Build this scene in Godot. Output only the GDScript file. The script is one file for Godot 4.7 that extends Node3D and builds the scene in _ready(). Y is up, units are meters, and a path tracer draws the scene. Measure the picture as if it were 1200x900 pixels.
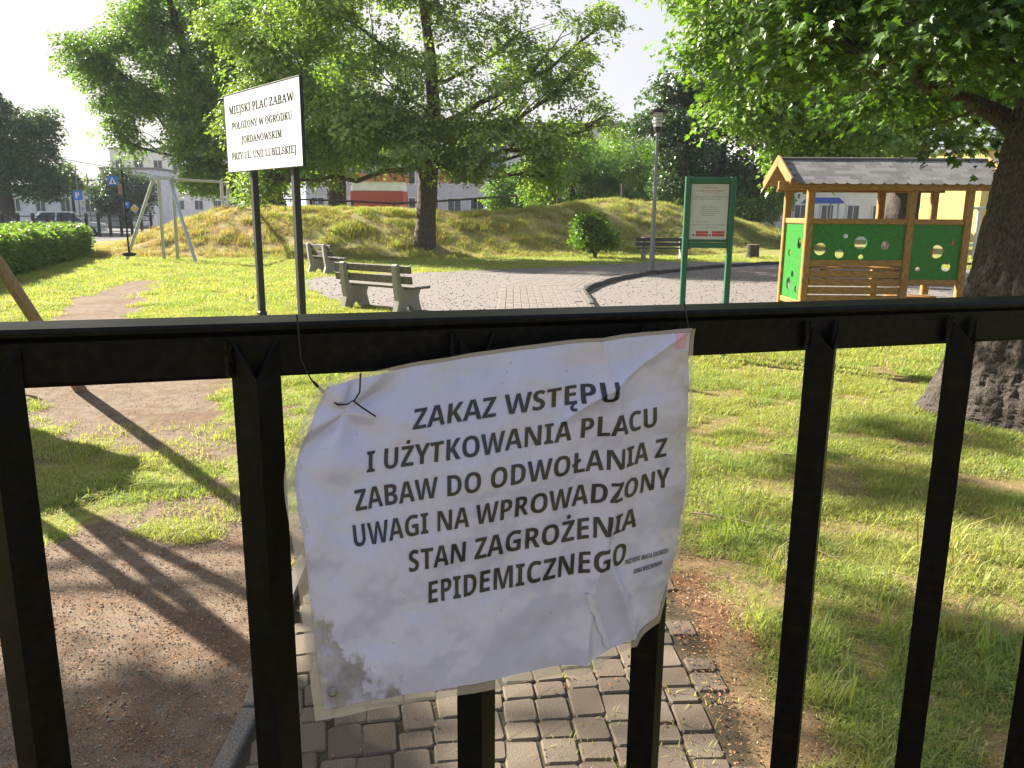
extends Node3D

# ---------------------------------------------------------------- mesh helper
class MB:
	var v := PackedVector3Array()
	var n := PackedVector3Array()
	var t := PackedVector2Array()
	var c := PackedColorArray()
	var i := PackedInt32Array()
	var use_c := false
	var col := Color.WHITE
	func vert(p: Vector3, nn: Vector3, uv := Vector2.ZERO) -> int:
		v.append(p); n.append(nn); t.append(uv); c.append(col)
		return v.size() - 1
	func tri(a: Vector3, b: Vector3, d: Vector3, out_dir: Vector3):
		var nn := (b - a).cross(d - a)
		if nn.length_squared() < 1e-16: return
		nn = nn.normalized()
		var q := v.size()
		if nn.dot(out_dir) < 0.0: nn = -nn
		vert(a, nn); vert(b, nn); vert(d, nn)
		if (b - a).cross(d - a).dot(nn) > 0.0: i.append_array([q, q + 2, q + 1])
		else: i.append_array([q, q + 1, q + 2])
	func quad(a: Vector3, b: Vector3, d: Vector3, e: Vector3, out_dir: Vector3):
		tri(a, b, d, out_dir); tri(a, d, e, out_dir)
	# box with chamfered edges, centred at o, turned by bs
	func cbox(o: Vector3, s: Vector3, ch := 0.004, bs := Basis.IDENTITY):
		var h := s * 0.5
		ch = minf(ch, minf(h.x, minf(h.y, h.z)) * 0.6)
		var k := h - Vector3(ch, ch, ch)
		for ax in 3:
			var b1 := (ax + 1) % 3
			var b2 := (ax + 2) % 3
			for sg in [-1.0, 1.0]:
				var f: Array[Vector3] = []
				for q in [[-1, -1], [1, -1], [1, 1], [-1, 1]]:
					var p := Vector3.ZERO
					p[ax] = sg * h[ax]; p[b1] = q[0] * k[b1]; p[b2] = q[1] * k[b2]
					f.append(o + bs * p)
				var od := Vector3.ZERO
				od[ax] = sg
				quad(f[0], f[1], f[2], f[3], bs * od)
			for s1 in [-1.0, 1.0]:
				for s2 in [-1.0, 1.0]:
					var e: Array[Vector3] = []
					for w in [[-1.0, 0], [1.0, 0], [1.0, 1], [-1.0, 1]]:
						var p := Vector3.ZERO
						p[ax] = w[0] * k[ax]
						p[b1] = s1 * (h[b1] if w[1] == 0 else k[b1])
						p[b2] = s2 * (k[b2] if w[1] == 0 else h[b2])
						e.append(o + bs * p)
					var od := Vector3.ZERO
					od[b1] = s1; od[b2] = s2
					quad(e[0], e[1], e[2], e[3], bs * od)
		for sx in [-1.0, 1.0]:
			for sy in [-1.0, 1.0]:
				for sz in [-1.0, 1.0]:
					var g := Vector3(sx, sy, sz)
					tri(o + bs * (Vector3(h.x, k.y, k.z) * g), o + bs * (Vector3(k.x, h.y, k.z) * g), o + bs * (Vector3(k.x, k.y, h.z) * g), bs * g)
	func box(o: Vector3, s: Vector3, bs := Basis.IDENTITY):
		var h := s * 0.5
		for ax in 3:
			var b1 := (ax + 1) % 3
			var b2 := (ax + 2) % 3
			for sg in [-1.0, 1.0]:
				var f: Array[Vector3] = []
				for q in [[-1, -1], [1, -1], [1, 1], [-1, 1]]:
					var p := Vector3.ZERO
					p[ax] = sg * h[ax]; p[b1] = q[0] * h[b1]; p[b2] = q[1] * h[b2]
					f.append(o + bs * p)
				var od := Vector3.ZERO
				od[ax] = sg
				quad(f[0], f[1], f[2], f[3], bs * od)
	# a bar of box section from a to b
	func bar(a: Vector3, b: Vector3, w: float, d: float, ch := 0.004, side := Vector3.RIGHT):
		var y := (b - a).normalized()
		var x := (side - y * side.dot(y)).normalized()
		var z := x.cross(y)
		cbox((a + b) * 0.5, Vector3(w, (b - a).length(), d), ch, Basis(x, y, z))
	func tube(pts: PackedVector3Array, rad: PackedFloat32Array, sides := 8, caps := true, rough := 0.0, rng: RandomNumberGenerator = null):
		var m := pts.size()
		var up := Vector3.FORWARD
		var base := v.size()
		var lenv := 0.0
		for k in m:
			var tan := (pts[mini(k + 1, m - 1)] - pts[maxi(k - 1, 0)]).normalized()
			if absf(tan.dot(up)) > 0.95: up = Vector3.RIGHT if absf(tan.x) < 0.8 else Vector3.FORWARD
			var x := (up - tan * up.dot(tan)).normalized()
			var y := tan.cross(x)
			up = x
			if k > 0: lenv += pts[k].distance_to(pts[k - 1])
			for s in sides + 1:
				var a := TAU * float(s % sides) / sides
				var d := x * cos(a) + y * sin(a)
				var r := rad[k]
				if rough > 0.0: r *= 1.0 + rough * sin(a * 3.0 + pts[k].y * 1.3) + rough * 0.6 * sin(a * 7.0 + pts[k].y * 2.1)
				vert(pts[k] + d * r, d, Vector2(float(s) / sides, lenv))
		for k in m - 1:
			for s in sides:
				var a := base + k * (sides + 1) + s
				var b := a + sides + 1
				i.append_array([a, b, a + 1, a + 1, b, b + 1])
		if caps:
			for k in [0, m - 1]:
				var tan := (pts[1] - pts[0]).normalized() * -1.0 if k == 0 else (pts[m - 1] - pts[m - 2]).normalized()
				for s in range(1, sides - 1):
					var b0: int = base + k * (sides + 1)
					tri(v[b0], v[b0 + s], v[b0 + s + 1], tan)
	# trunk with plated, furrowed bark
	func trunk(pts: PackedVector3Array, rad: PackedFloat32Array, sides: int, deep: float, nz: FastNoiseLite):
		var m := pts.size()
		var base := v.size()
		for k in m:
			for s in sides + 1:
				var a := TAU * float(s % sides) / sides
				var d := Vector3(cos(a), 0, sin(a))
				var y := pts[k].y
				var r := rad[k]
				var fl := nz.get_noise_3d(cos(a) * 9.0, y * 2.2, sin(a) * 9.0)
				var f2 := nz.get_noise_3d(cos(a) * 30.0, y * 5.0 + 50.0, sin(a) * 30.0)
				var rg := absf(nz.get_noise_3d(cos(a) * 34.0 * r + 7.0, y * 6.0, sin(a) * 34.0 * r))
				if deep > 0.0215: r *= 1.0 + (0.13 * sin(a * 4.0 + 0.6) + 0.07 * sin(a * 7.0 + 2.0)) * exp(-maxf(y, 0.0) * 2.6)
				r += deep * (clampf(rg * 5.0, 0.0, 1.0) - 0.7) + r * 0.06 * fl + deep * 0.5 * f2
				vert(pts[k] + d * r, d)
		for k in m - 1:
			for s in sides:
				var a := base + k * (sides + 1) + s
				var b := a + sides + 1
				i.append_array([a, a + 1, b, a + 1, b + 1, b])
		for k in m:
			for s in sides:
				var a := base + k * (sides + 1) + s
				var prev := a - 1 if s > 0 else a + sides - 1
				var dn := a - sides - 1 if k > 0 else a
				var up := a + sides + 1 if k < m - 1 else a
				var nn := (v[up] - v[dn]).cross(v[a + 1] - v[prev]).normalized()
				if nn.dot(n[a]) < 0.0: nn = -nn
				n[a] = nn
			n[base + k * (sides + 1) + sides] = n[base + k * (sides + 1)]
	# extrude a polygon given in a plane: o + x*p.x + y*p.y, thickness th along z
	func prism(poly: PackedVector2Array, o: Vector3, x: Vector3, y: Vector3, th: float):
		var z := x.cross(y).normalized()
		var ids := Geometry2D.triangulate_polygon(poly)
		for sg in [-0.5, 0.5]:
			for k in range(0, ids.size(), 3):
				var f: Array[Vector3] = []
				for w in 3:
					var p := poly[ids[k + w]]
					f.append(o + x * p.x + y * p.y + z * (th * sg))
				tri(f[0], f[1], f[2], z * sg)
		var ccw := not Geometry2D.is_polygon_clockwise(poly)
		for k in poly.size():
			var a := poly[k]
			var b := poly[(k + 1) % poly.size()]
			var e := (b - a)
			var nn := Vector2(e.y, -e.x) * (1.0 if ccw else -1.0)
			var A := o + x * a.x + y * a.y
			var B := o + x * b.x + y * b.y
			quad(A - z * th * 0.5, B - z * th * 0.5, B + z * th * 0.5, A + z * th * 0.5, x * nn.x + y * nn.y)
	func done() -> ArrayMesh:
		var arr := []
		arr.resize(Mesh.ARRAY_MAX)
		arr[Mesh.ARRAY_VERTEX] = v; arr[Mesh.ARRAY_NORMAL] = n; arr[Mesh.ARRAY_TEX_UV] = t
		if use_c: arr[Mesh.ARRAY_COLOR] = c
		arr[Mesh.ARRAY_INDEX] = i
		var am := ArrayMesh.new()
		am.add_surface_from_arrays(Mesh.PRIMITIVE_TRIANGLES, arr)
		return am

# ---------------------------------------------------------------- node helpers
var taken := {}
func numbered(called: String) -> String:
	if not taken.has(called):
		taken[called] = 0
		return called
	taken[called] += 1
	return "%s_%03d" % [called, taken[called]]

func thing(called: String, label: String, category: String, at := Vector3.ZERO, group := "", turn := 0.0) -> Node3D:
	var o := Node3D.new()
	o.name = numbered(called)
	add_child(o)
	o.position = at
	o.rotation.y = turn
	o.set_meta("label", label); o.set_meta("category", category)
	if group: o.set_meta("group", group)
	return o

func part(parent: Node3D, called: String, mesh: Mesh, mat: Material, at := Vector3.ZERO) -> MeshInstance3D:
	var o := MeshInstance3D.new()
	o.mesh = mesh
	o.material_override = mat
	o.name = called
	o.position = at
	parent.add_child(o, true)
	return o

func ground_piece(called: String, mesh: Mesh, mat: Material) -> MeshInstance3D:
	var o := part(self, called, mesh, mat)
	o.set_meta("kind", "structure")
	return o

func multi(parent: Node3D, called: String, mesh: Mesh, mat: Material, xf: Array, cols: PackedColorArray) -> MultiMeshInstance3D:
	var mm := MultiMesh.new()
	mm.transform_format = MultiMesh.TRANSFORM_3D
	mm.use_colors = cols.size() > 0
	mm.mesh = mesh
	mm.instance_count = xf.size()
	for k in xf.size():
		mm.set_instance_transform(k, xf[k])
		if cols.size() > 0: mm.set_instance_color(k, cols[k])
	var o := MultiMeshInstance3D.new()
	o.multimesh = mm
	o.material_override = mat
	o.name = called
	o.set_meta("kind", "stuff")
	parent.add_child(o, true)
	return o

# ---------------------------------------------------------------- materials
func lin(r: float, g: float, b: float) -> Color:
	return Color(r, g, b).linear_to_srgb()

func flat(r: float, g: float, b: float, rough := 0.8, metal := 0.0) -> StandardMaterial3D:
	var m := StandardMaterial3D.new()
	m.albedo_color = lin(r, g, b)
	m.roughness = rough
	m.metallic = metal
	return m

# noise coloured by a ramp of linear colours, laid in world or object space
func grainy(cols: Array, rough: float, size: Vector3, freq := 0.02, bump := 0.0, oct := 4, sd := 1, world := false) -> StandardMaterial3D:
	var m := StandardMaterial3D.new()
	m.roughness = rough
	m.uv1_triplanar = true
	m.uv1_world_triplanar = world
	m.uv1_scale = size
	var fn := FastNoiseLite.new()
	fn.seed = sd
	fn.noise_type = FastNoiseLite.TYPE_SIMPLEX_SMOOTH
	fn.frequency = freq
	fn.fractal_octaves = oct
	var gr := Gradient.new()
	var offs := PackedFloat32Array()
	var cs := PackedColorArray()
	for k in cols.size():
		offs.append(0.22 + 0.56 * float(k) / maxf(1.0, cols.size() - 1))
		cs.append(lin(cols[k][0], cols[k][1], cols[k][2]))
	gr.offsets = offs; gr.colors = cs
	var nt := NoiseTexture2D.new()
	nt.width = 512; nt.height = 512; nt.seamless = true; nt.normalize = true
	nt.noise = fn; nt.color_ramp = gr
	m.albedo_texture = nt
	if bump > 0.0:
		var ht := NoiseTexture2D.new()
		ht.width = 512; ht.height = 512; ht.seamless = true; ht.noise = fn
		m.heightmap_enabled = true
		m.heightmap_texture = ht
		m.heightmap_scale = bump
	return m

func leafy(tint: Color, rough := 0.36) -> StandardMaterial3D:
	var m := StandardMaterial3D.new()
	m.vertex_color_use_as_albedo = true
	m.roughness = rough
	m.metallic_specular = 0.5
	m.backlight_enabled = true
	m.backlight = tint
	m.cull_mode = BaseMaterial3D.CULL_DISABLED
	return m

var M := {}
var NZ := FastNoiseLite.new()
var NF := FastNoiseLite.new()

func make_materials():
	M.black_paint = grainy([[0.003, 0.003, 0.003], [0.004, 0.004, 0.004], [0.005, 0.0048, 0.0045], [0.006, 0.0056, 0.005], [0.006, 0.0056, 0.005], [0.011, 0.0085, 0.0065]], 0.42, Vector3(9, 9, 9), 0.02, 0.006, 5, 3)
	M.black_paint.metallic_specular = 0.2
	M.rust_weld = grainy([[0.012, 0.010, 0.009], [0.03, 0.024, 0.02]], 0.4, Vector3(20, 20, 20), 0.03, 0.1, 4, 4)
	M.wire = flat(0.02, 0.018, 0.016, 0.45, 0.6)
	M.ink = flat(0.014, 0.014, 0.02, 0.35)
	M.grey_ink = flat(0.03, 0.03, 0.035, 1.0)
	M.grey_ink.metallic_specular = 0.0
	M.green_paint = grainy([[0.012, 0.085, 0.045], [0.018, 0.115, 0.06], [0.035, 0.15, 0.085]], 0.45, Vector3(4, 4, 4), 0.03, 0.0, 5, 5)
	M.panel_green = grainy([[0.010, 0.13, 0.010], [0.012, 0.16, 0.013], [0.025, 0.18, 0.025]], 0.45, Vector3(1.5, 1.5, 1.5), 0.02, 0.0, 5, 6)
	M.honey_wood = grainy([[0.18, 0.085, 0.02], [0.29, 0.148, 0.038], [0.38, 0.21, 0.065]], 0.55, Vector3(6, 0.7, 6), 0.02, 0.02, 4, 7)
	M.honey_wood_flat = grainy([[0.18, 0.085, 0.02], [0.29, 0.148, 0.038], [0.38, 0.21, 0.065]], 0.55, Vector3(0.7, 6, 6), 0.02, 0.02, 4, 8)
	M.pale_log = grainy([[0.15, 0.10, 0.052], [0.22, 0.155, 0.085], [0.29, 0.21, 0.12]], 0.7, Vector3(8, 0.8, 8), 0.02, 0.1, 4, 9)
	M.old_wood = grainy([[0.05, 0.042, 0.036], [0.11, 0.095, 0.082], [0.20, 0.18, 0.16]], 0.8, Vector3(0.8, 9, 9), 0.02, 0.15, 4, 10)
	M.dark_wood = grainy([[0.035, 0.028, 0.022], [0.06, 0.05, 0.04], [0.10, 0.085, 0.07]], 0.75, Vector3(0.8, 9, 9), 0.02, 0.1, 4, 11)
	M.concrete = grainy([[0.19, 0.178, 0.145], [0.29, 0.27, 0.225], [0.37, 0.35, 0.30]], 0.9, Vector3(3, 3, 3), 0.03, 0.15, 5, 12)
	M.galvanised = grainy([[0.30, 0.32, 0.34], [0.42, 0.44, 0.46], [0.52, 0.54, 0.56]], 0.45, Vector3(2, 2, 2), 0.02, 0.0, 4, 13)
	M.galvanised.metallic = 0.55
	M.lamp_steel = grainy([[0.17, 0.18, 0.20], [0.24, 0.25, 0.27]], 0.5, Vector3(2, 2, 2), 0.02, 0.0, 4, 14)
	M.lamp_steel.metallic = 0.4
	M.bark = grainy([[0.025, 0.019, 0.014], [0.055, 0.042, 0.032], [0.095, 0.076, 0.06]], 0.95, Vector3(2.2, 0.55, 2.2), 0.025, 1.5, 5, 15)
	M.bark_gate_shaded = grainy([[0.016, 0.012, 0.009], [0.042, 0.032, 0.025], [0.085, 0.068, 0.054]], 0.95, Vector3(2.6, 0.9, 2.6), 0.04, 1.0, 5, 42)  # darker copy of the bark; shade on the gate trunk is in the colour
	M.bark_red = grainy([[0.045, 0.03, 0.022], [0.10, 0.072, 0.055], [0.15, 0.115, 0.09]], 0.95, Vector3(1.6, 0.4, 1.6), 0.03, 2.0, 5, 16)
	M.shingle = []
	for k in 4:
		var a := 0.105 + 0.022 * k
		M.shingle.append(grainy([[a * 0.75, a * 0.73, a * 0.74], [a * 1.2, a * 1.16, a * 1.16]], 0.92, Vector3(5, 5, 5), 0.08, 0.1, 3, 17 + k))
	M.white_board = grainy([[0.60, 0.60, 0.61], [0.68, 0.68, 0.69]], 0.9, Vector3(1, 1, 1), 0.01, 0.0, 4, 22)
	M.gravel = grainy([[0.07, 0.055, 0.05], [0.125, 0.103, 0.093], [0.16, 0.135, 0.124], [0.22, 0.19, 0.176]], 0.95, Vector3(0.4, 0.4, 0.4), 0.14, 0.8, 4, 23, true)
	M.paver = []
	for k in 5:
		var a: float = [0.088, 0.096, 0.104, 0.08, 0.092][k]
		var w: float = [0.80, 0.82, 0.83, 0.79, 0.84][k]
		M.paver.append(grainy([[a * 0.72, a * 0.66 * w, a * 0.46 * w], [a * 1.25, a * 1.16 * w, a * 0.80 * w], [a * 1.6, a * 1.48 * w, a * 1.02 * w]], 0.92, Vector3(5, 5, 5), 0.07, 0.12, 4, 30 + k, true))
	M.plaza_paver = grainy([[0.11, 0.088, 0.077], [0.165, 0.138, 0.122], [0.205, 0.175, 0.157]], 0.92, Vector3(0.8, 0.8, 0.8), 0.05, 0.2, 4, 36, true)
	M.stone_kerb = grainy([[0.09, 0.076, 0.062], [0.14, 0.12, 0.098], [0.19, 0.166, 0.14]], 0.9, Vector3(4, 4, 4), 0.05, 0.1, 4, 37)
	M.white_wall = grainy([[0.62, 0.62, 0.62], [0.72, 0.72, 0.72]], 0.9, Vector3(0.1, 0.1, 0.1), 0.02, 0.0, 4, 38, true)
	M.lilac_wall = grainy([[0.42, 0.41, 0.47], [0.50, 0.49, 0.55]], 0.9, Vector3(0.1, 0.1, 0.1), 0.02, 0.0, 4, 39, true)
	M.yellow_wall = grainy([[0.55, 0.40, 0.12], [0.60, 0.45, 0.15]], 0.9, Vector3(0.1, 0.1, 0.1), 0.02, 0.0, 4, 40, true)
	M.red_wall = flat(0.34, 0.06, 0.035, 0.8)
	M.orange_wall = flat(0.42, 0.17, 0.06, 0.8)
	M.blue_wall = flat(0.08, 0.17, 0.55, 0.7)
	M.roof_grey = flat(0.14, 0.14, 0.15, 0.9)
	M.pane = flat(0.03, 0.04, 0.05, 0.08)
	M.frame_white = flat(0.6, 0.6, 0.6, 0.6)
	M.sign_blue = flat(0.03, 0.16, 0.55, 0.5)
	M.sign_white = flat(0.75, 0.75, 0.75, 0.5)
	M.sign_yellow = flat(0.75, 0.45, 0.05, 0.5)
	M.dark_metal = flat(0.025, 0.026, 0.028, 0.5, 0.3)
	M.rubber = flat(0.018, 0.018, 0.018, 0.85)
	M.car_white = flat(0.62, 0.63, 0.64, 0.25)
	M.car_white.clearcoat_enabled = true
	M.car_dark = flat(0.03, 0.035, 0.045, 0.25)
	M.car_dark.clearcoat_enabled = true
	M.red_plastic = flat(0.35, 0.03, 0.02, 0.5)
	M.blue_plastic = flat(0.03, 0.08, 0.40, 0.5)
	M.lamp_glass = flat(0.55, 0.56, 0.55, 0.3)
	M.asphalt = grainy([[0.05, 0.05, 0.052], [0.075, 0.074, 0.073]], 0.95, Vector3(0.5, 0.5, 0.5), 0.05, 0.0, 4, 41, true)
	M.leaf_maple = leafy(lin(0.72, 0.85, 0.16))
	M.leaf_far = leafy(lin(0.85, 1.0, 0.28))
	M.leaf_dark = leafy(lin(0.55, 0.70, 0.2))
	M.grass = leafy(lin(0.95, 1.0, 0.38), 0.55)

func setup_view():
	var cam := Camera3D.new()
	cam.name = "camera"
	cam.position = Vector3(0, 1.6, 0)
	cam.rotation_degrees = Vector3(-12.1, 0, 0.4)
	cam.fov = 51.36
	cam.near = 0.02
	cam.far = 4000.0
	add_child(cam)
	cam.current = true
	var sky := ProceduralSkyMaterial.new()
	sky.sky_top_color = Color(0.64, 0.77, 0.97)
	sky.sky_horizon_color = Color(0.95, 0.97, 1.0)
	sky.sky_curve = 0.22
	sky.ground_bottom_color = Color(0.30, 0.30, 0.26)
	sky.ground_horizon_color = Color(0.62, 0.64, 0.62)
	sky.sun_angle_max = 115.0
	sky.sun_curve = 0.8
	sky.energy_multiplier = 1.0
	var s := Sky.new()
	s.sky_material = sky
	var env := Environment.new()
	env.background_mode = Environment.BG_SKY
	env.sky = s
	env.background_energy_multiplier = 0.2
	env.tonemap_mode = Environment.TONE_MAPPER_LINEAR
	env.tonemap_exposure = 4.4
	env.sdfgi_enabled = true
	env.ssao_enabled = true
	env.ssil_enabled = true
	env.fog_enabled = true
	env.fog_density = 0.0004
	env.fog_light_color = Color(0.93, 0.96, 1.0)
	var we := WorldEnvironment.new()
	we.name = "world_environment"
	we.environment = env
	add_child(we)
	var sun := DirectionalLight3D.new()
	sun.name = "sun"
	var az := deg_to_rad(56.0)
	var el := deg_to_rad(31.0)
	add_child(sun)
	sun.look_at_from_position(Vector3.ZERO, Vector3(sin(az) * cos(el), -sin(el), cos(az) * cos(el)))
	sun.light_color = Color(1.0, 0.97, 0.91)
	sun.light_energy = 1.6
	sun.light_angular_distance = 0.53
	sun.shadow_enabled = true

# ---------------------------------------------------------------- terrain
func curve(x: float, pts: Array) -> float:
	if x <= pts[0][0]: return pts[0][1]
	for k in pts.size() - 1:
		if x <= pts[k + 1][0]:
			var f: float = (x - pts[k][0]) / (pts[k + 1][0] - pts[k][0])
			f = f * f * (3.0 - 2.0 * f) * 0.5 + f * 0.5
			return lerpf(pts[k][1], pts[k + 1][1], f)
	return pts[pts.size() - 1][1]

const FOOT := [[-30, -36], [-17, -29.5], [-14.3, -27.8], [-5.8, -27.4], [0, -29.4], [3, -30.8], [9, -34], [13, -39], [20, -46], [60, -60]]
const CREST := [[-17.5, 0.0], [-15.2, 0.4], [-13.2, 1.3], [-11, 1.76], [-6, 1.74], [-2, 1.62], [0, 1.66], [2.5, 2.0], [4.5, 2.16], [7.5, 2.05], [10.5, 1.6], [14, 1.0], [19, 0.0]]

func slope_t(x: float, z: float) -> float:
	var w := 5.4 + 1.8 * smoothstep(-1.0, 4.0, x)
	return clampf((curve(x, FOOT) - z) / w, 0.0, 1.0)

func land(x: float, z: float) -> float:
	if z > -26.5 or z < -75.0 or x < -18.0 or x > 20.0: return 0.0
	var t := slope_t(x, z)
	if t <= 0.0: return 0.0
	var s := t * t * (3.0 - 2.0 * t)
	var h := curve(x, CREST) * s
	var back := curve(x, FOOT) - z
	h *= 1.0 - smoothstep(9.0, 16.0, back)
	var rough := 4.0 * t * (1.0 - t)
	h += rough * (NZ.get_noise_2d(x * 9.0, z * 9.0) * 0.11 + NZ.get_noise_2d(x * 28.0, z * 28.0) * 0.06)
	h += NZ.get_noise_2d(x * 3.0, z * 3.0) * 0.05 * s
	return h

const DIRT := [[-8.4, -18.2, 0.45], [-7.4, -14.5, 0.62], [-5.9, -10.9, 0.72], [-4.0, -7.6, 1.05], [-2.75, -5.8, 0.95], [-1.75, -4.2, 0.85], [-1.6, -3.0, 1.0], [-1.5, -1.6, 1.3], [-1.5, 0.0, 1.5], [-1.5, 3.0, 1.5]]

func bare(x: float, z: float) -> float:
	var best := -9.0
	for k in DIRT.size() - 1:
		var a := Vector2(DIRT[k][0], DIRT[k][1])
		var b := Vector2(DIRT[k + 1][0], DIRT[k + 1][1])
		var p := Vector2(x, z)
		var f := clampf((p - a).dot(b - a) / (b - a).length_squared(), 0.0, 1.0)
		var d: float = lerpf(DIRT[k][2], DIRT[k + 1][2], f) - p.distance_to(a.lerp(b, f))
		best = maxf(best, d)
	var j := NZ.get_noise_2d(x * 22.0, z * 22.0) * 0.75 + NZ.get_noise_2d(x * 70.0, z * 70.0) * 0.6
	j *= lerpf(0.4, 1.0, smoothstep(-8.0, -5.5, z))
	# a grassy island between the log frame and the near corner
	var isl := 1.0 - Vector2((x + 2.2) / 1.25, (z + 4.6) / 1.6).length()
	if isl > 0.0: best -= isl * 1.15
	if z > -3.9: best += 0.45 * smoothstep(-3.9, -3.3, z)
	return smoothstep(-0.12, 0.16, best + j)

func path_l(z: float) -> float: return curve(-z, [[0.0, -0.78], [2.09, -0.80], [3.55, -0.93], [6.0, -0.9], [12.5, -0.1], [17.5, -0.05]])
func path_r(z: float) -> float: return curve(-z, [[0.0, 0.78], [2.1, 0.76], [3.2, 0.72], [6.0, 0.8], [12.5, 1.35], [17.5, 1.45]])

func litter(x: float, z: float) -> float:
	if z < -4.6: return 0.0
	var d := x - path_r(z)
	if d < -0.1 or d > 0.75: return 0.0
	var j := NZ.get_noise_2d(x * 40.0 + 90.0, z * 40.0) * 0.22 + NZ.get_noise_2d(x * 120.0, z * 120.0) * 0.10
	return smoothstep(-0.05, 0.09, 0.20 - d + j) * smoothstep(-4.6, -3.4, z)

var PLAZA := PackedVector2Array([Vector2(-4.9, -18.6), Vector2(-4.3, -16.8), Vector2(-3.5, -15.0), Vector2(-2.7, -13.9), Vector2(-1.8, -13.0), Vector2(-0.9, -12.4), Vector2(1.3, -12.1), Vector2(3.5, -11.9), Vector2(7.5, -11.4), Vector2(12.0, -11.6), Vector2(18.0, -13.0), Vector2(19.0, -20.0), Vector2(16.0, -23.6), Vector2(12.0, -25.4), Vector2(8.5, -27.3), Vector2(6.0, -27.4), Vector2(4.5, -26.9), Vector2(2.2, -25.0), Vector2(0.0, -23.2), Vector2(-2.0, -21.9), Vector2(-4.0, -20.9), Vector2(-4.8, -19.9)])
var plaza_out := PackedVector2Array()

func in_plaza(x: float, z: float) -> bool:
	if x < -5.2 or z > -11.0: return false
	return Geometry2D.is_point_in_polygon(Vector2(x, z), plaza_out)

func on_path(x: float, z: float) -> bool:
	return z > -12.6 and x > path_l(z) - 0.03 and x < path_r(z)

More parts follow.
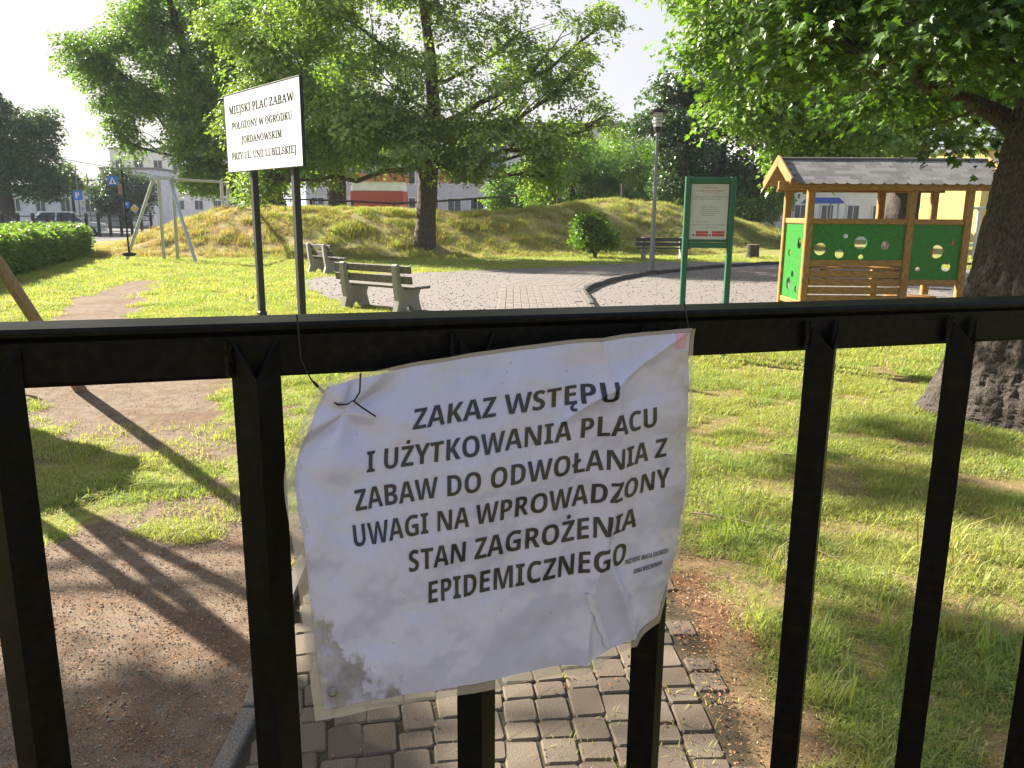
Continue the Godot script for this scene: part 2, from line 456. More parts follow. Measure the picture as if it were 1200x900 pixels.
func build_ground():
	# plaza outline with an uneven edge
	var rough := FastNoiseLite.new()
	rough.seed = 77
	rough.frequency = 0.5
	for k in PLAZA.size():
		var a := PLAZA[k]
		var b := PLAZA[(k + 1) % PLAZA.size()]
		var m := int(ceil(a.distance_to(b) / 0.25))
		for q in m:
			var p := a.lerp(b, float(q) / m)
			var nn := (b - a).orthogonal().normalized()
			plaza_out.append(p + nn * (rough.get_noise_2d(p.x, p.y) * 0.14 + rough.get_noise_2d(p.x * 5.0, p.y * 5.0) * 0.06))
	# colour of the soil and turf over the near ground
	var N := 1024
	var x0 := -18.0
	var z0 := -40.0
	var sp := 42.0
	var bytes := PackedByteArray()
	bytes.resize(N * N * 3)
	var f1 := FastNoiseLite.new(); f1.seed = 5; f1.frequency = 0.9; f1.fractal_octaves = 3
	var f2 := FastNoiseLite.new(); f2.seed = 6; f2.frequency = 7.0; f2.fractal_octaves = 3
	var wn := RandomNumberGenerator.new(); wn.seed = 8
	for yy in N:
		var z := z0 + sp * (yy + 0.5) / N
		for xx in N:
			var x := x0 + sp * (xx + 0.5) / N
			var a := f1.get_noise_2d(x, z)
			var b := f2.get_noise_2d(x, z)
			var w := wn.randf()
			var g := clampf(0.5 + a * 0.7 + b * 0.5, 0.0, 1.0)
			var c := Vector3(0.20, 0.165, 0.07).lerp(Vector3(0.21, 0.24, 0.055), g)
			if z < -26.8:
				var t := slope_t(x, z)
				if t > 0.0:
					var brown := clampf(0.5 + a * 1.0 + b * 0.9, 0.0, 1.0)
					var left := 1.0 - smoothstep(-10.5, -7.0, x)
					var sl := Vector3(0.33, 0.30, 0.13).lerp(Vector3(0.27, 0.18, 0.10), clampf(brown * (0.55 + 0.6 * left), 0.0, 1.0))
					c = c.lerp(sl, smoothstep(0.0, 0.15, t + b * 0.1))
			else:
				var d := bare(x, z) if x < 0.4 and z > -20.0 else 0.0
				if d > 0.0:
					var dc := Vector3(0.19, 0.148, 0.112).lerp(Vector3(0.12, 0.086, 0.061), clampf(0.45 + b * 0.8 + a * 0.4, 0.0, 1.0))
					dc = dc.lerp(Vector3(0.14, 0.092, 0.062), smoothstep(0.05, 0.35, a + b * 0.5) * 0.7)
					c = c.lerp(dc, d)
				var l := litter(x, z)
				if l > 0.0: c = c.lerp(Vector3(0.15, 0.078, 0.04).lerp(Vector3(0.10, 0.064, 0.042), clampf(0.5 + b, 0.0, 1.0)), l)
				if on_path(x, z): c = Vector3(0.075, 0.06, 0.04).lerp(Vector3(0.045, 0.038, 0.024), clampf(0.5 + b, 0.0, 1.0))
			if z > -9.0 and x > 0.3 and z < 0.0:
				var pt := NZ.get_noise_2d(x * 30.0, z * 30.0) + 0.6 * NZ.get_noise_2d(x * 90.0 + 40.0, z * 90.0)
				if not on_path(x, z): c = c.lerp(Vector3(0.19, 0.135, 0.075), smoothstep(-0.06, -0.16, pt) * 0.8)
			c *= 1.08 + 0.3 * w
			var s := lin(c.x, c.y, c.z)
			var o := (yy * N + xx) * 3
			bytes[o] = int(s.r * 255.0); bytes[o + 1] = int(s.g * 255.0); bytes[o + 2] = int(s.b * 255.0)
	var tex := ImageTexture.create_from_image(Image.create_from_data(N, N, false, Image.FORMAT_RGB8, bytes))
	var gm := StandardMaterial3D.new()
	gm.albedo_texture = tex
	gm.roughness = 0.96
	gm.metallic_specular = 0.2
	var dn := FastNoiseLite.new()
	dn.seed = 91
	dn.frequency = 0.16
	dn.fractal_octaves = 4
	var dg := Gradient.new()
	dg.offsets = PackedFloat32Array([0.15, 0.45, 0.62, 0.85])
	dg.colors = PackedColorArray([lin(0.30, 0.27, 0.24), lin(0.72, 0.70, 0.68), lin(0.95, 0.94, 0.92), lin(1.0, 1.0, 1.0)])
	var dt := NoiseTexture2D.new()
	dt.width = 1024; dt.height = 1024; dt.seamless = true; dt.noise = dn; dt.color_ramp = dg
	gm.detail_enabled = true
	gm.detail_albedo = dt
	gm.detail_blend_mode = BaseMaterial3D.BLEND_MODE_MUL
	gm.detail_uv_layer = BaseMaterial3D.DETAIL_UV_2
	# the sheet
	var xs: Array[float] = []
	var zs: Array[float] = []
	var p := -18.0
	while p <= 24.01:
		xs.append(p); p += 0.24
	for e in [30, 45, 80, 150, 300, 600, 1500]:
		xs.append(float(e)); xs.insert(0, -float(e) + 8.0)
	p = 2.0
	while p >= -48.0:
		zs.append(p); p -= 0.24
	for e in [52, 60, 80, 130, 250, 500, 1000, 2000]: zs.append(-float(e))
	for e in [8, 30, 120, 600]: zs.insert(0, float(e))
	var mb := MB.new()
	for z in zs:
		for x in xs:
			var h := land(x, z)
			if z > -20.0 and z < 2.0 and x > -10.0 and x < 8.0 and not in_plaza(x, z) and not on_path(x, z):
				h -= 0.012 * (0.5 + 0.5 * NZ.get_noise_2d(x * 60.0, z * 60.0))
			mb.vert(Vector3(x, h, z), Vector3.UP, Vector2((x - x0) / sp, (z - z0) / sp))
	var W := xs.size()
	for r in zs.size() - 1:
		for q in W - 1:
			var a := r * W + q
			mb.i.append_array([a, a + W, a + 1, a + 1, a + W, a + W + 1])
	for r in range(1, zs.size() - 1):
		for q in range(1, W - 1):
			var a := r * W + q
			var dx := (mb.v[a + 1] - mb.v[a - 1])
			var dz := (mb.v[a - W] - mb.v[a + W])
			mb.n[a] = dz.cross(dx).normalized()
	var uv2 := PackedVector2Array()
	for q in mb.v: uv2.append(Vector2(q.x, q.z) * 0.85)
	var arr := []
	arr.resize(Mesh.ARRAY_MAX)
	arr[Mesh.ARRAY_VERTEX] = mb.v; arr[Mesh.ARRAY_NORMAL] = mb.n; arr[Mesh.ARRAY_TEX_UV] = mb.t; arr[Mesh.ARRAY_TEX_UV2] = uv2; arr[Mesh.ARRAY_INDEX] = mb.i
	var gmesh := ArrayMesh.new()
	gmesh.add_surface_from_arrays(Mesh.PRIMITIVE_TRIANGLES, arr)
	ground_piece("ground", gmesh, gm)
	# gravel square
	mb = MB.new()
	var ids := Geometry2D.triangulate_polygon(plaza_out)
	for k in range(0, ids.size(), 3):
		var A := plaza_out[ids[k]]; var B := plaza_out[ids[k + 1]]; var C := plaza_out[ids[k + 2]]
		mb.tri(Vector3(A.x, 0.012, A.y), Vector3(B.x, 0.012, B.y), Vector3(C.x, 0.012, C.y), Vector3.UP)
	ground_piece("gravel_square", mb.done(), M.gravel)

# ---------------------------------------------------------------- paved path
func paver_mesh(w: float, l: float, rng: RandomNumberGenerator) -> ArrayMesh:
	var mb := MB.new()
	var o: Array[Vector2] = []
	var r := 0.009
	var hx := w * 0.5
	var hz := l * 0.5
	var cor := [[Vector2(hx, -hz + r), Vector2(hx - r, -hz)], [Vector2(-hx + r, -hz), Vector2(-hx, -hz + r)], [Vector2(-hx, hz - r), Vector2(-hx + r, hz)], [Vector2(hx - r, hz), Vector2(hx, hz - r)]]
	for k in cor:
		for e in k: o.append(e + Vector2(rng.randf_range(-0.003, 0.003), rng.randf_range(-0.003, 0.003)))
	var m := o.size()
	var top: Array[Vector3] = []
	var mid: Array[Vector3] = []
	var bot: Array[Vector3] = []
	for e in o:
		var inn := e * Vector2(1.0 - 0.005 / hx, 1.0 - 0.005 / hz)
		top.append(Vector3(inn.x, rng.randf_range(-0.001, 0.001), inn.y))
		mid.append(Vector3(e.x, -0.006, e.y))
		bot.append(Vector3(e.x, -0.06, e.y))
	for k in range(1, m - 1): mb.tri(top[0], top[k], top[k + 1], Vector3.UP)
	for k in m:
		var j := (k + 1) % m
		var od := (mid[k] + mid[j]) * 0.5
		od.y = 0.0
		mb.quad(mid[k], mid[j], top[j], top[k], od + Vector3.UP * 0.05)
		mb.quad(bot[k], bot[j], mid[j], mid[k], od)
	return mb.done()

func build_path():
	var rng := RandomNumberGenerator.new()
	rng.seed = 21
	var root := Node3D.new()
	root.name = "paved_path"
	root.set_meta("kind", "structure")
	add_child(root)
	var lens := [0.086, 0.116, 0.150]
	var meshes := []
	for l in lens:
		var vs := []
		for k in 4: vs.append(paver_mesh(0.1065, l, rng))
		meshes.append(vs)
	var far := MB.new()
	var made := 0
	for cidx in 14:
		var z := -0.75 - rng.randf() * 0.1
		var last := -1
		while z > -12.6:
			var li := rng.randi_range(0, 2)
			if li == last: li = (li + 1) % 3
			last = li
			var l: float = lens[li]
			var zc := z - l * 0.5
			var xl := path_l(zc) + 0.02
			var xr := path_r(zc)
			var f := (cidx + 0.5) / 14.0
			var x := lerpf(xl, xr, f) + rng.randf_range(-0.004, 0.004)
			var dxdz := (lerpf(path_l(zc - 0.1), path_r(zc - 0.1), f) - lerpf(xl, xr, f)) / -0.1
			var y := 0.0085 + rng.randf_range(-0.0025, 0.0025)
			var turn := atan(dxdz) + rng.randf_range(-0.03, 0.03)
			if cidx < 13 or rng.randf() < 0.6:
				if z < -1.6 and z > -4.1 and made < 300:
					var o := part(root, "paver", meshes[li][rng.randi_range(0, 3)], M.paver[rng.randi_range(0, 4)], Vector3(x, y, zc))
					o.rotation = Vector3(rng.randf_range(-0.02, 0.02), turn, rng.randf_range(-0.02, 0.02))
					made += 1
				else:
					far.cbox(Vector3(x, y - 0.03, zc), Vector3(0.1065, 0.06, l), 0.01, Basis(Vector3.UP, turn))
			z -= l + 0.006
	var fo := part(root, "far_pavers", far.done(), M.plaza_paver)
	fo.set_meta("kind", "stuff")
	# the pavers of the square carry on across the gravel as bands of small setts
	var setts := MB.new()
	var zz := -12.65
	while zz > -23.5:
		var bow := 0.0
		var lx := -0.25 if zz > -17.5 else lerpf(-0.25, 1.2, (-zz - 17.5) / 6.0)
		var rx := curve(-zz, [[12.5, 1.18], [16.1, 1.3], [17.5, 1.62], [19.3, 2.3], [21.6, 3.5], [24, 5.6]])
		var x := lx
		while x < rx - 0.1:
			bow = 0.25 * sin((x - lx) / maxf(rx - lx, 0.1) * PI)
			setts.cbox(Vector3(x + 0.06, 0.008 + rng.randf_range(-0.003, 0.003), zz - bow), Vector3(0.134, 0.03, 0.136), 0.006, Basis(Vector3.UP, rng.randf_range(-0.05, 0.05)))
			x += 0.14
		zz -= 0.142
	var so := part(root, "square_setts", setts.done(), M.plaza_paver)
	so.set_meta("kind", "stuff")
	# concrete edging along the left side of the path
	var kerb := Node3D.new()
	kerb.name = "path_kerb"
	kerb.set_meta("kind", "structure")
	add_child(kerb)
	var km := MB.new()
	km.cbox(Vector3.ZERO, Vector3(0.055, 0.12, 0.70), 0.006)
	var kmesh := km.done()
	var z2 := -0.9
	while z2 > -12.0:
		var zc := z2 - 0.355
		var x := path_l(zc) - 0.035
		var o := part(kerb, "kerbstone", kmesh, M.stone_kerb, Vector3(x, -0.03 + rng.randf_range(-0.005, 0.005), zc))
		o.rotation.y = atan((path_l(zc - 0.2) - path_l(zc + 0.2)) / -0.4) + rng.randf_range(-0.012, 0.012)
		z2 -= 0.71
	# raised edging between the setts and the gravel play field
	var edge := Node3D.new()
	edge.name = "gravel_edging"
	edge.set_meta("kind", "structure")
	add_child(edge)
	var line := [Vector2(1.27, -11.9), Vector2(1.39, -14.57), Vector2(1.41, -16.1), Vector2(1.75, -17.45), Vector2(2.44, -19.3), Vector2(3.55, -21.3), Vector2(5.85, -24.1), Vector2(8.35, -26.2), Vector2(11.7, -27.2), Vector2(15.0, -26.4)]
	var em := MB.new()
	em.cbox(Vector3.ZERO, Vector3(0.09, 0.16, 0.49), 0.012)
	var emesh := em.done()
	for k in line.size() - 1:
		var a: Vector2 = line[k]
		var b: Vector2 = line[k + 1]
		var m := int(round(a.distance_to(b) / 0.5))
		for q in m:
			var p := a.lerp(b, (q + 0.5) / m)
			var o := part(edge, "edging_stone", emesh, M.dark_wood, Vector3(p.x, 0.035 + rng.randf_range(-0.012, 0.012), p.y))
			o.rotation.y = atan2((b - a).x, (b - a).y) + rng.randf_range(-0.03, 0.03)
			o.rotation.x = rng.randf_range(-0.02, 0.02)

# ---------------------------------------------------------------- grass, stones, litter
func tuft(rng: RandomNumberGenerator, blades: int, spread: float, hmin: float, hmax: float, wide: float, lean: float) -> ArrayMesh:
	var mb := MB.new()
	mb.use_c = true
	for k in blades:
		var a := rng.randf() * TAU
		var r := spread * sqrt(rng.randf())
		var o := Vector3(cos(a) * r, -0.006, sin(a) * r)
		var h := rng.randf_range(hmin, hmax)
		var b := rng.randf() * TAU
		var side := Vector3(cos(b), 0, sin(b)) * wide * rng.randf_range(0.7, 1.2)
		var dirv := Vector3(-sin(b), 0, cos(b))
		var l := rng.randf_range(0.1, lean)
		var p1 := o + Vector3.UP * h * 0.55 + dirv * h * l * 0.35
		var p2 := o + Vector3.UP * h * (1.0 - l * 0.35) + dirv * h * l
		var sh := rng.randf_range(0.8, 1.25)
		mb.col = Color(sh, sh, sh * rng.randf_range(0.7, 1.1))
		var nn := (dirv * -0.5 + Vector3.UP).normalized()
		mb.quad(o - side, o + side, p1 + side * 0.75, p1 - side * 0.75, nn)
		mb.tri(p1 - side * 0.75, p1 + side * 0.75, p2, nn)
	return mb.done()

func seen_from_gate(x: float, z: float) -> bool:
	return absf(x) < 0.72 * -z + 1.6 and z < -0.5

func build_grass():
	var rng := RandomNumberGenerator.new()
	rng.seed = 33
	var short := []
	var mid := []
	var straw := []
	for k in 5:
		short.append(tuft(rng, 22, 0.06, 0.014, 0.046, 0.0017, 1.4))
		mid.append(tuft(rng, 22, 0.11, 0.025, 0.075, 0.004, 1.3))
		straw.append(tuft(rng, 16, 0.14, 0.08, 0.24, 0.006, 1.1))
	var long_t := tuft(rng, 26, 0.06, 0.07, 0.19, 0.0024, 0.9)
	var xf := {}
	var cl := {}
	for k in 5:
		for s in ["s", "m", "w"]:
			xf[s + str(k)] = []; cl[s + str(k)] = PackedColorArray()
	xf["l0"] = []; cl["l0"] = PackedColorArray()
	# bands: near z, far z, clumps per square metre, kind, scale
	var bands := [[-0.6, -4.2, 2600.0, "s", 1.0], [-4.2, -8.0, 1350.0, "s", 1.15], [-8.0, -14.0, 330.0, "m", 0.85], [-14.0, -27.0, 75.0, "m", 1.15], [-27.0, -31.5, 40.0, "m", 1.3]]
	for bd in bands:
		var zn: float = bd[0]
		var zf: float = bd[1]
		var half: float = 0.72 * -zf + 1.6
		var count := int((zn - zf) * half * 2.0 * bd[2])
		for k in count:
			var x := rng.randf_range(-half, half)
			var z := rng.randf_range(zf, zn)
			if not seen_from_gate(x, z): continue
			if x > 19.0: continue
			if z < -11.0 and in_plaza(x, z): continue
			if on_path(x, z):
				if rng.randf() > 0.012 or x > path_l(z) + 1.6: continue
			var d := 0.0
			if x < 0.4 and z > -20.0: d = bare(x, z)
			d = maxf(d, litter(x, z))
			if z > -6.0 and z < -3.75 and x < 0.0: d *= 0.93 + 0.1 * NZ.get_noise_2d(x * 50.0, z * 50.0)
			if rng.randf() < d * 1.03 - 0.015: continue
			if z < -26.5 and slope_t(x, z) > 0.05: continue
			var patch := NZ.get_noise_2d(x * 30.0, z * 30.0) + 0.6 * NZ.get_noise_2d(x * 90.0 + 40.0, z * 90.0)
			if z > -9.0 and patch < -0.10 and rng.randf() < 0.8: continue
			var cp := NZ.get_noise_2d(x * 12.0 + 300.0, z * 12.0)
			var c: Color
			var u := rng.randf()
			if u < 0.15 + 0.2 * clampf(-patch * 2.0, 0.0, 1.0): c = Color(0.46, 0.38, 0.17)
			elif cp + rng.randf_range(-0.25, 0.25) > 0.05: c = Color(0.31, 0.385, 0.105)
			else: c = Color(0.39, 0.42, 0.13)
			c = c * rng.randf_range(0.8, 1.2)
			var key: String = bd[3] + str(rng.randi_range(0, 4))
			var s: float = bd[4] * rng.randf_range(0.65, 1.25) * (1.0 + clampf(patch, -0.3, 0.6))
			if z > -3.8 and x > 0.9 and rng.randf() < 0.008: key = "l0"
			var bs := Basis(Vector3.UP, rng.randf() * TAU).scaled(Vector3(s, s * rng.randf_range(0.8, 1.15), s))
			xf[key].append(Transform3D(bs, Vector3(x, land(x, z) - 0.006, z)))
			cl[key].append(c)
	# dry tufts on the bank
	for k in 36000:
		var x := rng.randf_range(-18.0, 19.0)
		var z := curve(x, FOOT) - rng.randf() * 8.0
		var t := slope_t(x, z)
		if t <= 0.0: continue
		if t >= 1.0 and rng.randf() < 0.55: continue
		var left := 1.0 - smoothstep(-10.5, -7.0, x)
		var pn := NZ.get_noise_2d(x * 16.0 + 500.0, z * 16.0)
		if pn < -0.06 - 0.12 * (1.0 - left) and rng.randf() < 0.8: continue
		var c := Color(0.40, 0.375, 0.145)
		var u := rng.randf()
		if u < 0.20 + 0.35 * left: c = Color(0.40, 0.275, 0.155)
		elif u < 0.48 + 0.32 * left: c = Color(0.46, 0.395, 0.22)
		else: c = Color(0.32, 0.375, 0.10)
		c = c * rng.randf_range(0.75, 1.2)
		var key := "w" + str(rng.randi_range(0, 4))
		var s := rng.randf_range(0.5, 0.95) * (0.5 if t >= 1.0 else 1.0) * (1.0 + 1.2 * clampf(pn, 0.0, 0.5))
		xf[key].append(Transform3D(Basis(Vector3.UP, rng.randf() * TAU).scaled(Vector3(s, s, s)), Vector3(x, land(x, z) - 0.02, z)))
		cl[key].append(c)
	var root := Node3D.new()
	root.name = "lawn_grass"
	root.set_meta("kind", "stuff")
	root.set_meta("label", "short sunlit lawn grass with straw patches growing around the paths")
	root.set_meta("category", "grass")
	add_child(root)
	for key in xf:
		if xf[key].size() == 0: continue
		var mesh: Mesh = long_t
		if key[0] == "s": mesh = short[int(key[1])]
		elif key[0] == "m": mesh = mid[int(key[1])]
		elif key[0] == "w": mesh = straw[int(key[1])]
		multi(root, "grass_tufts" if key[0] != "w" else "dry_tufts", mesh, M.grass, xf[key], cl[key])

func pebble(rng: RandomNumberGenerator) -> ArrayMesh:
	var mb := MB.new()
	var sp: Array[Vector3] = []
	for k in 3:
		for s in 5:
			var a := TAU * (s + 0.5 * k) / 5.0
			var e := (k - 1) * 0.8
			sp.append(Vector3(cos(a) * cos(e), sin(e) * 0.55, sin(a) * cos(e)) * rng.randf_range(0.75, 1.15))
	for k in 2:
		for s in 5:
			var a := sp[k * 5 + s]; var b := sp[k * 5 + (s + 1) % 5]; var c := sp[(k + 1) * 5 + s]; var d := sp[(k + 1) * 5 + (s + 1) % 5]
			mb.tri(a, b, d, a + b + d); mb.tri(a, d, c, a + d + c)
	for s in range(1, 4): mb.tri(sp[10], sp[10 + s], sp[11 + s], Vector3.UP)
	mb.use_c = true
	return mb.done()

func build_stones_and_litter():
	var rng := RandomNumberGenerator.new()
	rng.seed = 44
	var mt := StandardMaterial3D.new()
	mt.vertex_color_use_as_albedo = true
	mt.roughness = 0.9
	var xf := []
	var cl := PackedColorArray()
	for k in 80000:
		var z := -0.6 - 11.0 * pow(rng.randf(), 2.2)
		var x := rng.randf_range(-1.6 + 0.62 * z, minf(0.0, -0.2 + 0.3 * (z + 5.0)))
		if on_path(x, z) or not seen_from_gate(x, z): continue
		if rng.randf() > bare(x, z): continue
		var s := 0.002 + 0.005 * pow(rng.randf(), 4.0)
		xf.append(Transform3D(Basis.from_euler(Vector3(rng.randf(), rng.randf() * TAU, rng.randf())).scaled(Vector3(s, s * 0.55, s)), Vector3(x, -0.004 + s * 0.2, z)))
		var a := rng.randf_range(0.13, 0.36)
		var u := rng.randf()
		cl.append(Color(a, a * 0.78, a * 0.6) if u < 0.75 else (Color(0.2, 0.095, 0.05) if u < 0.95 else Color(0.30, 0.27, 0.23)))
	var o := multi(self, "loose_grit", pebble(rng), mt, xf, cl)
	o.set_meta("label", "loose grit and small stones on the bare earth beside the paved path")
	o.set_meta("category", "grit")
	xf = []
	cl = PackedColorArray()
	for k in 14000:
		var z := -11.5 - 15.5 * pow(rng.randf(), 1.5)
		var x := rng.randf_range(-5.0, 13.0)
		if not in_plaza(x, z): continue
		if x > path_l(z) and x < curve(-z, [[12.5, 1.3], [17.5, 1.7], [21.6, 3.6], [24, 5.6]]) and z > -23.0 and rng.randf() < 0.8: continue
		var s := 0.008 + 0.014 * pow(rng.randf(), 2.0)
		xf.append(Transform3D(Basis.from_euler(Vector3(rng.randf(), rng.randf() * TAU, rng.randf())).scaled(Vector3(s, s * 0.6, s)), Vector3(x, 0.012 + s * 0.2, z)))
		var a := rng.randf_range(0.08, 0.24)
		cl.append(Color(a, a * 0.86, a * 0.78))
	o = multi(self, "square_gravel", pebble(rng), mt, xf, cl)
	o.set_meta("label", "coarse loose gravel stones scattered over the square")
	o.set_meta("category", "gravel")
	# fallen blossom scales, leaf scraps
	var lm := MB.new()
	lm.use_c = true
	var up := Vector3.UP
	lm.tri(Vector3(-1, 0, 0), Vector3(0, 0.25, 0.5), Vector3(1, 0.1, 0), up); lm.tri(Vector3(-1, 0, 0), Vector3(1, 0.1, 0), Vector3(0, -0.1, -0.55), up)
	xf = []
	cl = PackedColorArray()
	for k in 75000:
		var z := -0.6 - 4.2 * rng.randf()
		var x := rng.randf_range(-3.2, 2.6)
		if not seen_from_gate(x, z): continue
		var l := litter(x, z)
		var ok := rng.randf() < l
		if not ok and x < 0.0 and not on_path(x, z): ok = rng.randf() < bare(x, z) * 0.85
		if not ok and on_path(x, z): ok = rng.randf() < 0.035
		if not ok and x > 0.6: ok = rng.randf() < 0.05
		if not ok: continue
		var s := rng.randf_range(0.0025, 0.008)
		var y := 0.016 if on_path(x, z) else 0.001 + rng.randf() * 0.008
		xf.append(Transform3D(Basis.from_euler(Vector3(rng.randf_range(-0.5, 0.5), rng.randf() * TAU, rng.randf_range(-0.5, 0.5))).scaled(Vector3.ONE * s), Vector3(x, y, z)))
		var u := rng.randf()
		if u < 0.62: cl.append(Color(0.26, 0.115, 0.045) * rng.randf_range(0.6, 1.3))
		elif u < 0.82: cl.append(Color(0.16, 0.10, 0.06) * rng.randf_range(0.6, 1.3))
		elif u < 0.84: cl.append(Color(0.30, 0.26, 0.21))
		else: cl.append(Color(0.20, 0.12, 0.06))
	for k in 60000:
		var z := -0.7 - 6.3 * rng.randf()
		var x := rng.randf_range(-3.0, 5.0)
		if not seen_from_gate(x, z) or on_path(x, z): continue
		if x < 0.0 and rng.randf() < bare(x, z) * 0.9: continue
		var sl := rng.randf_range(0.006, 0.017)
		xf.append(Transform3D(Basis.from_euler(Vector3(rng.randf_range(-0.3, 0.3), rng.randf() * TAU, rng.randf_range(-0.25, 0.25))) * Basis.from_scale(Vector3(sl, 0.004, 0.0035)), Vector3(x, 0.002 + rng.randf() * 0.012, z)))
		cl.append([Color(0.26, 0.19, 0.09), Color(0.16, 0.10, 0.05), Color(0.24, 0.22, 0.06), Color(0.34, 0.27, 0.15)][rng.randi_range(0, 3)] * rng.randf_range(0.7, 1.2))
	o = multi(self, "fallen_litter", lm.done(), mt, xf, cl)
	o.set_meta("label", "red-brown fallen blossom litter and dry straw along the paving and lawn")
	o.set_meta("category", "litter")
	# a few dry twigs on the lawn
	var tw := [[Vector3(1.3, 0, -3.9), 0.75, 0.5], [Vector3(1.55, 0, -3.5), 0.6, 0.9], [Vector3(2.3, 0, -3.6), 0.5, 0.2], [Vector3(2.1, 0, -5.2), 0.55, -0.15], [Vector3(-2.2, 0, -4.4), 0.35, -0.4], [Vector3(-1.25, 0, -2.5), 0.14, 0.1]]
	var said := ["pale dry twig lying in the grass beyond the fence bars", "bleached bent twig beside the worn grass patch", "short dry twig in the shade below the big maple", "dry twig in the sunny lawn before the big maple", "thin bleached stalk lying on the grass island by the log frame", "tiny dry stick on the shaded grit beside the kerb"]
	for k in tw.size():
		var t := thing("dry_twig", said[k], "twig", tw[k][0], "dry twigs on the ground")
		var mb := MB.new()
		var pts := PackedVector3Array()
		var rd := PackedFloat32Array()
		for q in 7:
			var f: float = q / 6.0
			pts.append(Vector3(cos(tw[k][2]) * (f - 0.5) * tw[k][1], 0.022 + 0.02 * sin(f * 5.0 + k), sin(tw[k][2]) * (f - 0.5) * tw[k][1] + 0.05 * sin(f * 3.0 + k)))
			rd.append(0.0045 * (1.2 - f))
		mb.tube(pts, rd, 6)
		part(t, "stem", mb.done(), M.pale_log)

# ---------------------------------------------------------------- fence and notice
const RAIL_TOP := 1.527
const RAIL_LOW := 1.489
const STEP := 0.155

func build_fence():
	var f := thing("metal_fence", "black painted steel gate fence with a flat top rail and upright bars", "fence", Vector3(-0.3215, 0, -0.485), "", deg_to_rad(18.47))
	var mb := MB.new()
	mb.cbox(Vector3(0.55, (RAIL_TOP + RAIL_LOW) * 0.5 - 0.003, -0.0225), Vector3(3.1, RAIL_TOP - RAIL_LOW - 0.006, 0.041), 0.003)
	var r := part(f, "top_rail", mb.done(), M.black_paint)
	r.rotation.z = -0.006
	mb = MB.new()
	mb.cbox(Vector3(0.55, RAIL_TOP - 0.0035, -0.0225), Vector3(3.1, 0.007, 0.046), 0.0025)
	var cap := part(f, "rail_cap", mb.done(), M.black_paint)
	cap.rotation.z = -0.006
	mb = MB.new()
	mb.cbox(Vector3(0.55, 0.14, -0.0225), Vector3(3.1, 0.04, 0.04), 0.003)
	part(f, "bottom_rail", mb.done(), M.black_paint)
	# one upright: an angle iron, its corner towards the visitor, the top cut on a slant
	var w := 0.0160
	var th := 0.003
	mb = MB.new()
	for sg in [-1.0, 1.0]:
		var tip := RAIL_TOP - 0.012
		var low := RAIL_LOW + 0.002
		var yb := 0.05
		var A := Vector3(sg * w, 0, 0.0008)
		var B := Vector3(0, 0, w + 0.0008)
		var inn := Vector3(-sg * 0.7071, 0, -0.7071) * th
		var p := [A + Vector3.UP * tip, B + Vector3.UP * low, B + inn * 1.41 * Vector3(0, 0, 1) + Vector3.UP * low, A + inn * 1.41 * Vector3(1, 0, 0) + Vector3.UP * tip]
		var q := [A + Vector3.UP * yb, B + Vector3.UP * yb, B + inn * 1.41 * Vector3(0, 0, 1) + Vector3.UP * yb, A + inn * 1.41 * Vector3(1, 0, 0) + Vector3.UP * yb]
		var od := Vector3(sg, 0, 1)
		mb.quad(p[0], p[1], q[1], q[0], od)
		mb.quad(p[3], p[2], q[2], q[3], -od)
		mb.quad(p[0], p[1], p[2], p[3], Vector3.UP)
		mb.quad(p[0], p[3], q[3], q[0], Vector3(0, 0, -1))
	# closing back plate below the rail
	mb.quad(Vector3(-w, RAIL_LOW + 0.005, 0), Vector3(w, RAIL_LOW + 0.005, 0), Vector3(w, 0.05, 0), Vector3(-w, 0.05, 0), Vector3.BACK * -1.0)
	var barm := mb.done()
	var weld := MB.new()
	var rng := RandomNumberGenerator.new()
	rng.seed = 5
	for k in 9:
		var pts := PackedVector3Array()
		var rd := PackedFloat32Array()
		for q in 5:
			pts.append(Vector3(-w - 0.001, RAIL_LOW + 0.004 + 0.022 * k / 9.0 + q * 0.0006, 0.001 + 0.001 * q))
			rd.append(0.003 * sin(PI * (q + 0.6) / 5.2) * rng.randf_range(0.7, 1.2))
		weld.tube(pts, rd, 6, false)
	var weldm := weld.done()
	for k in range(-4, 12):
		var b := part(f, "bar", barm, M.black_paint, Vector3(k * STEP, -0.006 * k * STEP, 0))
		part(b, "weld", weldm, M.rust_weld)
	return f

const NET := [
	[Vector3(0.1999, -0.1156, 0.0200), Vector3(0.2501, -0.1058, 0.0240), Vector3(0.3176, -0.0987, 0.0250), Vector3(0.3933, -0.0927, 0.0260), Vector3(0.4764, -0.0890, 0.0210)],
	[Vector3(0.1765, -0.1683, 0.0300), Vector3(0.2395, -0.1615, 0.0360), Vector3(0.3115, -0.1563, 0.0370), Vector3(0.3929, -0.1513, 0.0340), Vector3(0.4790, -0.1484, 0.0215)],
	[Vector3(0.1786, -0.2237, 0.0420), Vector3(0.2387, -0.2186, 0.0460), Vector3(0.3072, -0.2154, 0.0430), Vector3(0.3900, -0.2124, 0.0370), Vector3(0.4811, -0.2105, 0.0215)],
	[Vector3(0.1815, -0.2792, 0.0520), Vector3(0.2382, -0.2761, 0.0540), Vector3(0.3041, -0.2763, 0.0470), Vector3(0.3874, -0.2753, 0.0390), Vector3(0.4755, -0.2722, 0.0210)],
	[Vector3(0.1847, -0.3330, 0.0600), Vector3(0.2382, -0.3327, 0.0600), Vector3(0.3009, -0.3390, 0.0510), Vector3(0.3863, -0.3438, 0.0410), Vector3(0.4623, -0.3289, 0.0200)]]

